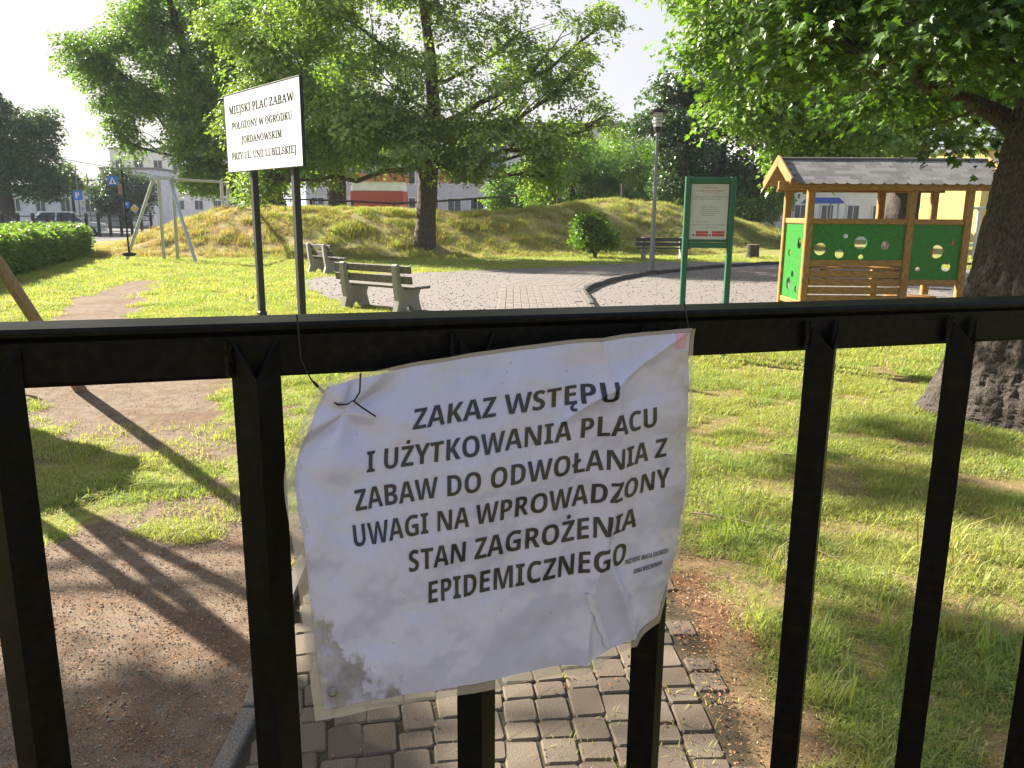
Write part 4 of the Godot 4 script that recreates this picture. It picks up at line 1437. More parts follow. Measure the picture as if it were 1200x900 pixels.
func build_log_frame():
	# the round-log swing frame whose near leg comes down beside the gate; its other members stand further left
	var foot := Vector3(-3.894, 0, -7.039)
	var t := thing("log_swing_frame", "pale round-log swing frame with a slanting leg standing on the bare earth", "swing frame", foot)
	var d := Vector3(-0.2443, 1.0, 0.4224)
	var apex := d * 2.62
	part(t, "leg", log_tube(d * -0.08, apex + d * 0.1, 0.052, 0.048), M.pale_log)
	part(t, "leg", log_tube(Vector3(-4.45, 0, -5.72) - foot, Vector3(-4.01, 2.4, -5.05) - foot, 0.042, 0.04), M.pale_log)
	var ap2 := Vector3(-3.63, 2.2, -4.35) - foot
	part(t, "leg", log_tube(Vector3(-3.56, 0, -4.86) - foot, ap2, 0.042, 0.04), M.pale_log)
	part(t, "leg", log_tube(Vector3(-4.02, 0, -5.75) - foot, ap2 + Vector3(0.04, 0.02, 0.04), 0.042, 0.04), M.pale_log)
	part(t, "beam", log_tube(apex + Vector3(-0.02, 0.06, -0.2), ap2 + Vector3(0.0, 0.06, 0.2), 0.055, 0.055), M.pale_log)
	# unseen panel added to the frame, shaped to throw a pointed shadow
	var mb := MB.new()
	mb.prism(PackedVector2Array([Vector2(-6.40, 0.40), Vector2(-6.40, 0.65), Vector2(-6.48, 1.60), Vector2(-6.01, 1.71), Vector2(-5.50, 1.53), Vector2(-5.36, 1.46), Vector2(-5.36, 0.40)]), Vector3(-4.6, 0, 0) - foot, Vector3(0, 0, 1), Vector3.UP, 0.03)
	part(t, "shadow_panel", mb.done(), M.dark_wood)
	var stub := MB.new()
	stub.tube(PackedVector3Array([Vector3(-4.37, -0.02, -6.9) - foot, Vector3(-4.38, 0.10, -6.95) - foot, Vector3(-4.52, 0.32, -7.0) - foot, Vector3(-4.95, 0.55, -7.0) - foot]), PackedFloat32Array([0.025, 0.025, 0.025, 0.025]), 8)
	part(t, "step_hoop", stub.done(), M.red_plastic)

func build_cable_ride():
	var t := thing("cable_ride", "galvanised steel cableway frame with splayed legs standing before the bank", "play frame", Vector3(-11.3, 0, -26.0))
	var o := Vector3(-11.3, 0, -26.0)
	var legs := [[Vector3(-12.6, 0, -26.3), Vector3(-11.40, 2.56, -26.05)], [Vector3(-9.95, 0, -25.3), Vector3(-10.86, 2.56, -25.95)], [Vector3(-11.5, 0, -26.6), Vector3(-11.28, 2.56, -26.15)], [Vector3(-11.05, 0, -26.6), Vector3(-10.84, 2.56, -26.15)]]
	for l in legs: part(t, "leg", log_tube(l[0] - o, l[1] - o, 0.055, 0.05), M.galvanised)
	var mb := MB.new()
	mb.cbox(Vector3(-11.13, 2.60, -26.05) - o, Vector3(0.74, 0.12, 0.14), 0.01)
	part(t, "head_beam", mb.done(), M.galvanised)
	part(t, "back_beam", log_tube(Vector3(-10.84, 2.56, -26.15) - o, Vector3(-11.5, 2.72, -33.0) - o, 0.045, 0.045), M.galvanised)
	for x in [-11.75, -11.5]: part(t, "back_leg", log_tube(Vector3(x, 1.5, -33.1) - o, Vector3(x + 0.03, 2.72, -33.0) - o, 0.06, 0.06), M.galvanised)
	var far := Vector3(-12.9, 3.3, -15.0)
	part(t, "cable", log_tube(Vector3(-11.13, 2.64, -26.05) - o, far - o, 0.007, 0.007), M.dark_metal)
	part(t, "end_post", log_tube(Vector3(-13.6, 0, -14.2) - o, far + Vector3(-0.3, 0.1, 0.2) - o, 0.08, 0.07), M.galvanised)
	# hanging disc seat
	var top := Vector3(-11.13, 2.64, -26.05).lerp(far, 0.178)
	var s := part(t, "seat_rod", log_tube(top - o, Vector3(top.x, 0.36, top.z) - o, 0.024, 0.028), M.rubber)
	mb = MB.new()
	mb.tube(PackedVector3Array([Vector3(top.x, 0.26, top.z) - o, Vector3(top.x, 0.30, top.z) - o, Vector3(top.x, 0.34, top.z) - o, Vector3(top.x, 0.37, top.z) - o]), PackedFloat32Array([0.14, 0.2, 0.2, 0.05]), 18)
	part(t, "disc_seat", mb.done(), M.rubber)

# ---------------------------------------------------------------- trees
var SPRAY := {}

func leaf_plain(mb: MB, o: Vector3, d: Vector3, nrm: Vector3, l: float, w: float):
	var s := d.cross(nrm).normalized() * w * 0.5
	var a := o
	var e := o + d * l - nrm * l * 0.12
	var m := o + d * l * 0.45
	mb.tri(a, m + s + nrm * w * 0.12, e, nrm)
	mb.tri(a, e, m - s + nrm * w * 0.12, nrm)

const LOBES := [[0.0, 0.0], [0.10, -0.30], [0.30, -0.50], [0.32, -0.26], [0.62, -0.42], [0.60, -0.17], [1.0, 0.0], [0.60, 0.17], [0.62, 0.42], [0.32, 0.26], [0.30, 0.50], [0.10, 0.30]]
func leaf_lobed(mb: MB, o: Vector3, d: Vector3, nrm: Vector3, l: float):
	var s := d.cross(nrm).normalized()
	var c := o + d * l * 0.38 - nrm * l * 0.05
	var e: Array[Vector3] = []
	for p in LOBES: e.append(o + (d * p[0] + s * p[1]) * l - nrm * l * (0.22 * p[0] * p[0]) + nrm * l * 0.25 * absf(p[1]))
	for k in LOBES.size(): mb.tri(c, e[k], e[(k + 1) % LOBES.size()], nrm)

func spray(kind: String, leaves: int, radius: float, size: float, sd: int, droop := 0.3) -> ArrayMesh:
	var rng := RandomNumberGenerator.new()
	rng.seed = sd
	var mb := MB.new()
	mb.use_c = true
	for k in leaves:
		var a := rng.randf() * TAU
		var r := radius * sqrt(rng.randf())
		var o := Vector3(cos(a) * r, rng.randf_range(-0.28, 0.28) * radius - droop * r * r / radius, sin(a) * r)
		var d := Vector3(cos(a + rng.randf_range(-1.0, 1.0)), rng.randf_range(-0.7, 0.25), sin(a + rng.randf_range(-1.0, 1.0))).normalized()
		var n0 := Vector3(rng.randf_range(-0.8, 0.8), 1.0, rng.randf_range(-0.8, 0.8))
		var nn := (n0 - d * n0.dot(d)).normalized()
		var sh := rng.randf_range(0.78, 1.22)
		mb.col = Color(sh * rng.randf_range(0.92, 1.1), sh, sh * rng.randf_range(0.85, 1.1))
		var l := size * rng.randf_range(0.5, 1.3)
		if kind == "lobed": leaf_lobed(mb, o, d, nn, l)
		else: leaf_plain(mb, o, d, nn, l, l * 0.68)
	return mb.done()

func bent(a: Vector3, b: Vector3, sag: Vector3, r0: float, r1: float, rng: RandomNumberGenerator, n := 7) -> Array:
	var pts := PackedVector3Array()
	var rd := PackedFloat32Array()
	var L := a.distance_to(b)
	for k in n + 1:
		var f := float(k) / n
		var p := a.lerp(b, f) + sag * 4.0 * f * (1.0 - f)
		if k > 0 and k < n: p += Vector3(rng.randf_range(-1, 1), rng.randf_range(-1, 1), rng.randf_range(-1, 1)) * L * 0.025
		pts.append(p)
		rd.append(lerpf(r0, r1, pow(f, 0.8)))
	return [pts, rd]

# trunk: list of [point, radius] in the tree's own frame; lobes: [centre, half sizes, number of sprays, gap threshold]
func tree(called: String, label: String, at: Vector3, trunk: Array, lobes: Array, kind: String, mats: Array, base_cols: Array, sd: int, group := "", spray_size := 1.0, twigs := 7, single_leaves := 0, limb := 0.015) -> Node3D:
	var rng := RandomNumberGenerator.new()
	rng.seed = sd
	var t := thing(called, label, "tree", at, group)
	var mb := MB.new()
	var tp := PackedVector3Array()
	var tr := PackedFloat32Array()
	for k in trunk.size() - 1:
		var m := 5
		for q in m:
			var f := float(q) / m
			tp.append((trunk[k][0] as Vector3).lerp(trunk[k + 1][0], f)); tr.append(lerpf(trunk[k][1], trunk[k + 1][1], f))
	tp.append(trunk[-1][0]); tr.append(trunk[-1][1])
	var near: bool = at.z > -12.0
	var fp := PackedVector3Array()
	var fr := PackedFloat32Array()
	var cuts := 26 if near else 4
	for k in tp.size() - 1:
		for q in cuts:
			var f := float(q) / cuts
			fp.append(tp[k].lerp(tp[k + 1], f)); fr.append(lerpf(tr[k], tr[k + 1], f))
	fp.append(tp[tp.size() - 1]); fr.append(tr[tr.size() - 1])
	var bn := FastNoiseLite.new()
	bn.seed = sd
	bn.frequency = 0.35
	if near: mb.trunk(fp, fr, 170, 0.022, bn)
	else: mb.trunk(fp, fr, 30, 0.02, bn)
	part(t, "trunk", mb.done(), mats[0])
	var gap := FastNoiseLite.new()
	gap.seed = sd
	gap.frequency = 0.55 / spray_size
	gap.fractal_octaves = 2
	var xf := [[], [], []]
	var cl := [PackedColorArray(), PackedColorArray(), PackedColorArray()]
	for L in lobes:
		var c: Vector3 = L[0]
		var h: Vector3 = L[1]
		# limb from the trunk into the lobe
		var bi := 0
		var best := 1e9
		for k in tp.size():
			var dlt := c - tp[k]
			var want := clampf(c.y - 0.6 * Vector2(dlt.x, dlt.z).length(), trunk[-1][0].y * 0.27, trunk[-1][0].y * 0.9)
			if L.size() > 4: want = L[4]
			var cost := absf(tp[k].y - want)
			if cost < best: best = cost; bi = k
		var lb := MB.new()
		var len := tp[bi].distance_to(c)
		var r0 := minf(tr[bi] * 0.5, 0.03 + len * limb)
		var e := bent(tp[bi], c, Vector3(0, -len * 0.05, 0), r0, maxf(0.012, r0 * 0.35), rng)
		lb.tube(e[0], e[1], 9)
		for k in twigs:
			var dirv := Vector3(rng.randf_range(-1, 1), rng.randf_range(-0.5, 0.9), rng.randf_range(-1, 1)).normalized()
			var st: Vector3 = e[0][rng.randi_range(4, 7)]
			var en := c + dirv * h * rng.randf_range(0.6, 0.95)
			var w := bent(st, en, Vector3(0, 0.06 * st.distance_to(en), 0), maxf(0.010, r0 * 0.30), 0.006, rng, 5)
			lb.tube(w[0], w[1], 6, false)
		part(t, "branch", lb.done(), mats[0])
		var made := 0
		var tries := 0
		while made < L[2] and tries < L[2] * 6:
			tries += 1
			var dirv := Vector3(rng.randfn(), rng.randfn(), rng.randfn()).normalized()
			var p := c + dirv * h * pow(rng.randf(), 0.42) * rng.randf_range(0.85, 1.12)
			if gap.get_noise_3d(p.x + at.x, p.y, p.z + at.z) < L[3]: continue
			var outw := Vector3(dirv.x, 0.0, dirv.z)
			var nn := (Vector3.UP * 1.5 + outw * 0.8 + Vector3(rng.randf_range(-0.5, 0.5), 0, rng.randf_range(-0.5, 0.5))).normalized()
			var x := nn.cross(Vector3(cos(rng.randf() * TAU), 0.1, sin(rng.randf() * TAU))).normalized()
			var s := spray_size * rng.randf_range(0.7, 1.25)
			var bs := Basis(x, nn, x.cross(nn)).scaled_local(Vector3(s, s, s))
			var w := rng.randi_range(0, 2)
			xf[w].append(Transform3D(bs, p))
			var bc: Color = base_cols[rng.randi_range(0, base_cols.size() - 1)]
			cl[w].append(bc * rng.randf_range(0.8, 1.2))
			made += 1
	var crown := Node3D.new()
	crown.name = "crown"
	t.add_child(crown)
	for w in 3:
		if xf[w].size() > 0: multi(crown, "foliage", SPRAY[kind][w], mats[1], xf[w], cl[w])
	if single_leaves > 0:
		# the leaves nearest the gate, each on its own
		var lm := []
		for k in 6:
			var q := MB.new()
			q.use_c = true
			q.col = (base_cols[k % base_cols.size()] as Color) * rng.randf_range(0.85, 1.2)
			leaf_lobed(q, Vector3.ZERO, Vector3(1, -0.25, 0).normalized(), Vector3(0.25, 1, 0).normalized(), 0.09)
			lm.append(q.done())
		var picks := []
		for w in 3:
			for q in xf[w]: picks.append(q.origin)
		var eye := Vector3(0, 1.6, 0) - at
		picks.sort_custom(func(a, b): return a.distance_squared_to(eye) < b.distance_squared_to(eye))
		for k in mini(single_leaves, picks.size()):
			var o := part(t, "leaf", lm[rng.randi_range(0, 5)], mats[1], picks[k] + Vector3(rng.randf_range(-0.25, 0.25), rng.randf_range(-0.15, 0.15), rng.randf_range(-0.25, 0.25)))
			o.rotation = Vector3(rng.randf_range(-0.6, 0.6), rng.randf() * TAU, rng.randf_range(-0.6, 0.6))
	return t

func V(x: float, y: float, z: float) -> Vector3: return Vector3(x, y, z)

func build_trees():
	for k in 3:
		for kind in ["maple", "mid", "far", "dense"]:
			if not SPRAY.has(kind): SPRAY[kind] = []
		SPRAY.maple.append(spray("lobed", 34, 0.36, 0.076, 100 + k, 0.35))
		SPRAY.mid.append(spray("lobed", 22, 0.42, 0.13, 110 + k, 0.4))
		SPRAY.far.append(spray("plain", 34, 0.48, 0.155, 120 + k, 0.35))
		SPRAY.dense.append(spray("plain", 30, 0.42, 0.165, 130 + k, 0.5))
	var green := [Color(0.20, 0.33, 0.06), Color(0.26, 0.38, 0.065), Color(0.17, 0.28, 0.055)]
	var warm := [Color(0.28, 0.38, 0.115), Color(0.34, 0.42, 0.13), Color(0.22, 0.31, 0.095)]
	var deep := [Color(0.085, 0.165, 0.03), Color(0.12, 0.205, 0.035), Color(0.065, 0.125, 0.027)]
	var dark := [Color(0.07, 0.13, 0.04), Color(0.09, 0.155, 0.045), Color(0.055, 0.105, 0.036)]
	# the maple in the middle of the square's edge
	tree("maple_tree", "spreading maple with a bare brown trunk standing at the foot of the bank", V(-3.2, 0, -30.0),
		[[V(-0.25, -0.1, 0), 0.62], [V(-0.08, 0.35, 0), 0.42], [V(0.0, 1.4, 0), 0.36], [V(0.1, 3.0, 0), 0.36], [V(0.35, 4.6, 0), 0.27], [V(0.25, 7.0, 0.1), 0.19], [V(-0.1, 9.6, 0), 0.12], [V(-0.2, 12.0, 0), 0.05]],
		[[V(-4.4, 3.9, 0), V(2.0, 1.6, 2.0), 327, -0.09], [V(-5.0, 6.3, 0.3), V(2.1, 1.8, 2.1), 327, -0.07], [V(-3.2, 8.6, 0.5), V(2.4, 1.9, 2.2), 327, -0.07], [V(-2.2, 4.5, 1.3), V(1.9, 1.5, 1.7), 296, -0.09], [V(-0.3, 4.0, 1.6), V(1.9, 1.0, 1.5), 150, -0.04], [V(-1.4, 6.3, 1.0), V(2.0, 1.7, 1.9), 150, -0.04], [V(0.6, 6.0, 1.2), V(1.9, 1.6, 1.6), 90, 0.05], [V(0.4, 8.0, 0.2), V(2.2, 1.8, 1.8), 130, 0.03], [V(0.2, 10.2, 0.2), V(2.5, 1.8, 2.0), 160, 0.03],
		[V(2.3, 4.2, 0.6), V(2.0, 1.0, 1.6), 170, 0.01], [V(1.6, 3.2, 1.2), V(1.5, 0.6, 1.2), 80, 0.06], [V(3.2, 5.7, 0.3), V(1.9, 1.3, 1.5), 110, 0.11], [V(4.7, 4.1, 0), V(1.7, 1.0, 1.4), 148, 0.09], [V(3.4, 7.8, 0), V(2.0, 1.6, 1.6), 100, 0.11], [V(5.2, 6.4, 0), V(1.5, 1.3, 1.3), 85, 0.15], [V(2.5, 10.2, 0), V(2.0, 1.5, 1.6), 148, 0.11], [V(-5.7, 2.8, 0.6), V(1.1, 0.9, 1.0), 85, 0.01], [V(-2.2, 11.0, 0), V(2.4, 1.6, 2.0), 218, 0.01], [V(1.0, 12.4, 0), V(2.3, 1.4, 2.0), 171, 0.06], [V(4.4, 2.9, 0.5), V(1.0, 0.5, 0.8), 46, 0.11], [V(6.4, 5.0, 0), V(0.9, 0.9, 0.8), 28, 0.11], [V(6.2, 8.0, 0), V(1.1, 1.0, 1.0), 39, 0.13], [V(-6.6, 8.0, 0), V(1.3, 1.3, 1.2), 93, 0.06], [V(-6.6, 5.0, 0.2), V(0.9, 1.0, 0.9), 62, 0.06]],
		"far", [M.bark_red, M.leaf_far], warm, 301, "", 0.95, 9)
	# tall tree behind the bank on the left
	tree("leaning_tree", "tall leafy tree with a dark leaning trunk behind the white board", V(-13.0, 0, -45.0),
		[[V(0.15, -0.2, 0), 0.95], [V(0.0, 1.5, 0), 0.72], [V(-0.8, 3.6, 0), 0.6], [V(-2.4, 6.2, 0), 0.5], [V(-4.2, 9.0, 0), 0.32], [V(-5.2, 13.0, 0), 0.12]],
		[[V(-9.2, 9.6, 0), V(2.2, 1.5, 2.2), 260, -0.05], [V(-7.0, 10.8, 0), V(2.2, 1.5, 2.2), 260, -0.05], [V(-7.6, 7.6, 0), V(2.0, 1.4, 2.0), 240, -0.05], [V(-4.6, 8.6, 0.5), V(2.6, 2.2, 2.4), 420, -0.15], [V(-3.6, 5.6, 0.8), V(2.4, 1.8, 2.2), 400, -0.15], [V(-1.8, 7.4, 0.5), V(2.0, 2.0, 2.0), 300, -0.1], [V(-1.4, 10.6, 0), V(2.4, 2.0, 2.2), 300, -0.08], [V(-4.4, 12.4, 0), V(2.6, 1.7, 2.4), 300, -0.08], [V(-8.2, 5.4, 0), V(1.1, 1.2, 1.1), 70, 0.0], [V(-3.3, 3.4, 0.8), V(1.8, 1.0, 1.6), 200, -0.1], [V(0.8, 4.6, 0), V(1.6, 2.2, 1.6), 220, -0.05], [V(1.6, 8.5, 0), V(2.2, 2.0, 2.0), 240, -0.05], [V(0.6, 12.4, 0), V(2.6, 1.8, 2.2), 240, -0.05], [V(-1.2, 3.0, 0.6), V(1.1, 1.2, 1.0), 110, 0.0]],
		"far", [M.bark, M.leaf_far], green, 302, "", 1.2, 7)
	tree("street_tree", "second dark trunked tree behind the bank beside the leaning tree", V(-11.2, 0, -52.0),
		[[V(0, -0.2, 0), 0.75], [V(0, 2.5, 0), 0.6], [V(0.2, 5.5, 0), 0.45], [V(0.4, 9.0, 0), 0.2]],
		[[V(0, 7.0, 0), V(2.6, 2.4, 2.4), 260, -0.05], [V(2.2, 5.6, 0), V(2.0, 1.6, 1.8), 160, 0.0], [V(-1.6, 5.4, 0), V(1.8, 1.5, 1.6), 140, 0.0], [V(0.8, 10.4, 0), V(2.8, 2.2, 2.4), 240, -0.05]],
		"far", [M.bark, M.leaf_far], green, 303, "", 1.3, 5)
	tree("dark_tree", "dark green broad tree beside the parked cars beyond the hedge", V(-37.2, 0, -60.0),
		[[V(0, -0.2, 0), 0.6], [V(0, 3, 0), 0.45], [V(0.2, 9, 0), 0.15]],
		[[V(0.2, 4.6, 0), V(3.0, 2.0, 2.6), 330, -0.15], [V(-0.4, 7.4, 0), V(2.6, 2.2, 2.4), 300, -0.12], [V(-1.2, 9.8, 0), V(1.7, 1.5, 1.6), 140, -0.1], [V(2.6, 5.2, 0.4), V(1.6, 1.8, 1.5), 150, -0.1], [V(3.1, 7.6, 0.4), V(1.4, 1.6, 1.4), 120, -0.1], [V(3.0, 3.6, 0), V(1.8, 1.2, 1.6), 120, -0.1]],
		"dense", [M.bark, M.leaf_dark], dark, 304, "", 1.5, 4)
	tree("round_tree", "rounded dark tree before the tall white apartment block", V(-35.6, 0, -75.0),
		[[V(0, -0.2, 0), 0.4], [V(0, 2, 0), 0.3], [V(0, 5, 0), 0.1]],
		[[V(-0.6, 4.0, 0), V(2.0, 2.0, 2.0), 260, -0.2], [V(1.4, 3.4, 0), V(1.6, 1.7, 1.6), 190, -0.2], [V(-2.4, 3.0, 0), V(1.2, 1.3, 1.2), 110, -0.2], [V(0.2, 2.2, 0), V(2.8, 1.2, 1.6), 170, -0.2]],
		"dense", [M.bark, M.leaf_dark], dark, 305, "", 1.4, 3)
	tree("light_tree", "small pale green tree by the parking sign post", V(-35.5, 0, -66.0),
		[[V(0, -0.2, 0), 0.15], [V(0, 2.4, 0), 0.1], [V(0.1, 4.4, 0), 0.04]],
		[[V(0.4, 3.9, 0), V(1.3, 0.9, 1.2), 70, -0.05], [V(0.0, 4.7, 0), V(0.8, 0.7, 0.8), 30, 0.0]],
		"dense", [M.bark, M.leaf_far], [Color(0.16, 0.2, 0.05), Color(0.13, 0.18, 0.045)], 306, "", 1.2, 3)
	# low trees behind the right half of the bank
	for q in [[V(3.6, 0, -50.0), 1.12, 307, "bushy green tree behind the bank crest, beside the maple"], [V(6.8, 0, -52.0), 1.25, 308, "bushy green tree behind the bank crest, next to the lamp post"], [V(0.6, 0, -55.0), 0.85, 309, "low bushy tree behind the rail fence posts"], [V(10.4, 0, -56.0), 1.2, 314, "bushy tree half hidden behind the dark chestnut"], [V(14.5, 0, -50.0), 0.8, 315, "low bushy tree between the chestnut and the white building"]]:
		var s: float = q[1]
		tree("bushy_tree", q[3], q[0], [[V(0, -0.2, 0), 0.25], [V(0, 2.0, 0), 0.2], [V(0, 4.6 * s, 0), 0.06]],
			[[V(0, 4.0 * s, 0), V(2.0, 1.7, 1.8) * s, 300, -0.2], [V(-1.5 * s, 3.0, 0.4), V(1.5, 1.4, 1.4) * s, 180, -0.15], [V(1.6 * s, 3.1, 0.3), V(1.5, 1.4, 1.4) * s, 180, -0.15], [V(0, 2.1, 0.8), V(2.2, 1.0, 1.2) * s, 180, -0.15]],
			"far", [M.bark, M.leaf_far], green, q[2], "bushy trees behind the bank", 1.15, 3)
	# dark chestnut right of the lamp
	tree("chestnut_tree", "dark dense chestnut with level branches behind the lamp post", V(10.6, 0, -43.0),
		[[V(0, -0.2, 0), 0.55], [V(0, 2, 0), 0.45], [V(0.1, 6, 0), 0.3], [V(0, 10, 0), 0.1]],
		[[V(-2.0, 7.8, 0), V(2.2, 0.9, 2.0), 190, -0.08], [V(-2.6, 6.2, 0.3), V(2.4, 0.8, 2.2), 200, -0.08], [V(-2.3, 4.7, 0.4), V(2.6, 0.75, 2.2), 210, -0.08], [V(-1.6, 3.2, 0.4), V(2.2, 0.7, 2.0), 170, -0.06], [V(1.2, 3.9, 0), V(2.4, 1.4, 2.0), 250, -0.1], [V(1.2, 6.6, 0), V(2.4, 1.6, 2.0), 260, -0.1], [V(0.3, 9.4, 0), V(2.2, 1.3, 2.0), 220, -0.08], [V(3.8, 4.4, 0), V(2.0, 2.0, 2.0), 220, -0.1]],
		"dense", [M.bark, M.leaf_dark], dark, 310, "", 1.25, 5)
	# maple behind the playhouse
	tree("shade_tree", "large maple whose dark trunk shows through the playhouse windows", V(9.1, 0, -19.2),
		[[V(0, -0.2, 0), 0.5], [V(0, 0.8, 0), 0.36], [V(0.1, 3.0, 0), 0.33], [V(0.0, 5.0, 0), 0.24], [V(-0.3, 8.5, 0), 0.1]],
		[[V(-4.2, 5.4, 0.8), V(1.7, 1.0, 1.5), 230, -0.06], [V(-3.4, 4.0, 0.8), V(1.6, 0.9, 1.5), 220, -0.06], [V(-4.6, 6.6, 0.6), V(1.6, 0.9, 1.5), 190, -0.02], [V(-2.4, 6.4, 0.6), V(1.8, 1.2, 1.6), 250, -0.08], [V(-1.6, 3.5, 1.2), V(1.6, 0.8, 1.4), 190, -0.06], [V(-1.2, 5.2, 0.8), V(1.7, 1.1, 1.6), 210, -0.02], [V(0.6, 4.0, 1.0), V(1.7, 0.9, 1.4), 150, 0.04], [V(1.2, 6.0, 0.4), V(2.0, 1.4, 1.8), 190, 0.0], [V(3.0, 4.6, 0), V(2.0, 1.4, 1.8), 200, -0.05], [V(0.0, 8.0, 0), V(3.0, 1.4, 2.4), 270, -0.05], [V(-3.2, 8.2, 0), V(2.2, 1.2, 2.0), 190, -0.02], [V(3.6, 7.2, 0), V(2.2, 1.6, 2.0), 190, -0.05], [V(-2.6, 2.9, 0.6), V(1.0, 0.55, 1.0), 70, 0.0]],
		"mid", [M.bark, M.leaf_maple], green, 311, "", 1.0, 8)
	# the big maple by the gate; unseen high lobes added to shade the trunk
	tree("gate_maple", "big old maple with a thick ridged trunk beside the playhouse", V(4.18, 0, -6.35),
		[[V(0.05, -0.15, 0.05), 0.84], [V(0.05, 0.10, 0.03), 0.70], [V(0.05, 0.42, 0), 0.62], [V(0.05, 0.95, 0), 0.57], [V(0.09, 1.6, 0), 0.51], [V(0.14, 2.3, 0), 0.47], [V(0.2, 3.2, 0), 0.42], [V(0.2, 5.0, 0), 0.3], [V(0.1, 8.0, 0), 0.12]],
		[[V(-0.9, 2.95, 0.3), V(0.75, 0.35, 0.8), 66, 0.06], [V(-0.3, 2.45, -0.6), V(0.55, 0.28, 0.6), 40, 0.05], [V(-1.7, 3.05, -0.4), V(0.8, 0.38, 0.9), 64, 0.08], [V(-1.1, 3.25, -1.5), V(0.9, 0.45, 0.9), 80, 0.06], [V(-0.1, 2.95, 0.9), V(0.7, 0.4, 0.7), 60, 0.0], [V(0.8, 2.9, 0.6), V(0.8, 0.5, 0.8), 60, 0.0], [V(-0.2, 3.1, -2.2), V(0.9, 0.5, 0.9), 80, 0.08], [V(1.3, 3.2, -1.5), V(1.2, 0.7, 1.2), 120, 0.0], [V(-1.8, 3.9, 0.3), V(1.2, 0.4, 1.2), 110, 0.0], [V(-5.3, 5.2, -3.4), V(1.3, 0.8, 1.3), 110, -0.05, 5.2], [V(-4.6, 5.9, -2.9), V(1.3, 0.8, 1.3), 110, -0.05, 5.6], [V(-6.4, 5.9, -4.4), V(1.4, 0.8, 1.3), 100, -0.05, 5.4], [V(-3.4, 4.9, -2.0), V(1.1, 0.6, 1.1), 70, 0.0, 4.8], [V(0.0, 4.6, 0), V(2.6, 0.7, 2.4), 300, 0.0], [V(0.3, 6.4, 0), V(2.6, 0.9, 2.4), 260, 0.0]],
		"maple", [M.bark_gate_shaded, M.leaf_maple], deep, 312, "", 1.0, 6, 300)
	# the tree left of the view whose crown throws the broken shade by the gate
	var gd := V(0.829, 0, 0.559) * 1.664
	var lob := []
	for q in [[-1.8, -1.95, 6.2, 0.40], [-1.2, -1.7, 6.6, 0.5], [-0.55, -2.0, 6.0, 0.28], [2.0, -2.5, 7.6, 0.32], [2.5, -1.9, 7.4, 0.4], [-0.8, -1.3, 7.0, 0.45], [1.75, -3.75, 7.4, 0.26], [1.75, -1.9, 7.2, 0.34], [2.75, -4.4, 8.0, 0.34], [2.9, -3.1, 8.2, 0.3], [3.4, -5.6, 8.6, 0.3], [0.2, 0.6, 8.0, 1.0], [-1.6, 0.4, 7.6, 0.9], [1.9, 0.3, 8.4, 0.9], [0.9, 1.9, 8.2, 1.1], [-1.0, 2.1, 7.8, 1.1], [3.2, 1.2, 8.8, 1.0], [-0.2, 3.6, 8.4, 1.1]]:  # the wide last lobes are added to shade unseen ground behind the camera
		var h: float = q[2]
		var c: Vector3 = V(q[0], 0, q[1]) - gd * h + V(0, h, 0)
		lob.append([c - V(-10.5, 0, -4.6), V(q[3] * 1.25, q[3] * 0.6, q[3] * 1.25), int(110 * q[3]), 0.0])
	tree("neighbour_tree", "tall tree standing left of the log swing frame", V(-10.5, 0, -4.6),
		[[V(0, -0.2, 0), 0.5], [V(0, 1.0, 0), 0.36], [V(0.1, 4.0, 0), 0.3], [V(0.5, 7.0, 0), 0.2], [V(0.8, 9.5, 0), 0.08]],
		lob, "maple", [M.bark, M.leaf_maple], deep, 313, "", 1.0, 5, 0, 0.003)

func leaf_box(parent: Node3D, called: String, kind: String, mat: Material, pts: Array, cols: Array, size: float, sd: int):
	var rng := RandomNumberGenerator.new()
	rng.seed = sd
	var xf := [[], [], []]
	var cl := [PackedColorArray(), PackedColorArray(), PackedColorArray()]
	for p in pts:
		var w := rng.randi_range(0, 2)
		var s := size * rng.randf_range(0.7, 1.2)
		xf[w].append(Transform3D(Basis.from_euler(Vector3(rng.randf_range(-0.7, 0.7), rng.randf() * TAU, rng.randf_range(-0.7, 0.7))).scaled_local(Vector3(s, s, s)), p))
		cl[w].append((cols[rng.randi_range(0, cols.size() - 1)] as Color) * rng.randf_range(0.8, 1.2))
	for w in 3: multi(parent, called, SPRAY[kind][w], mat, xf[w], cl[w])

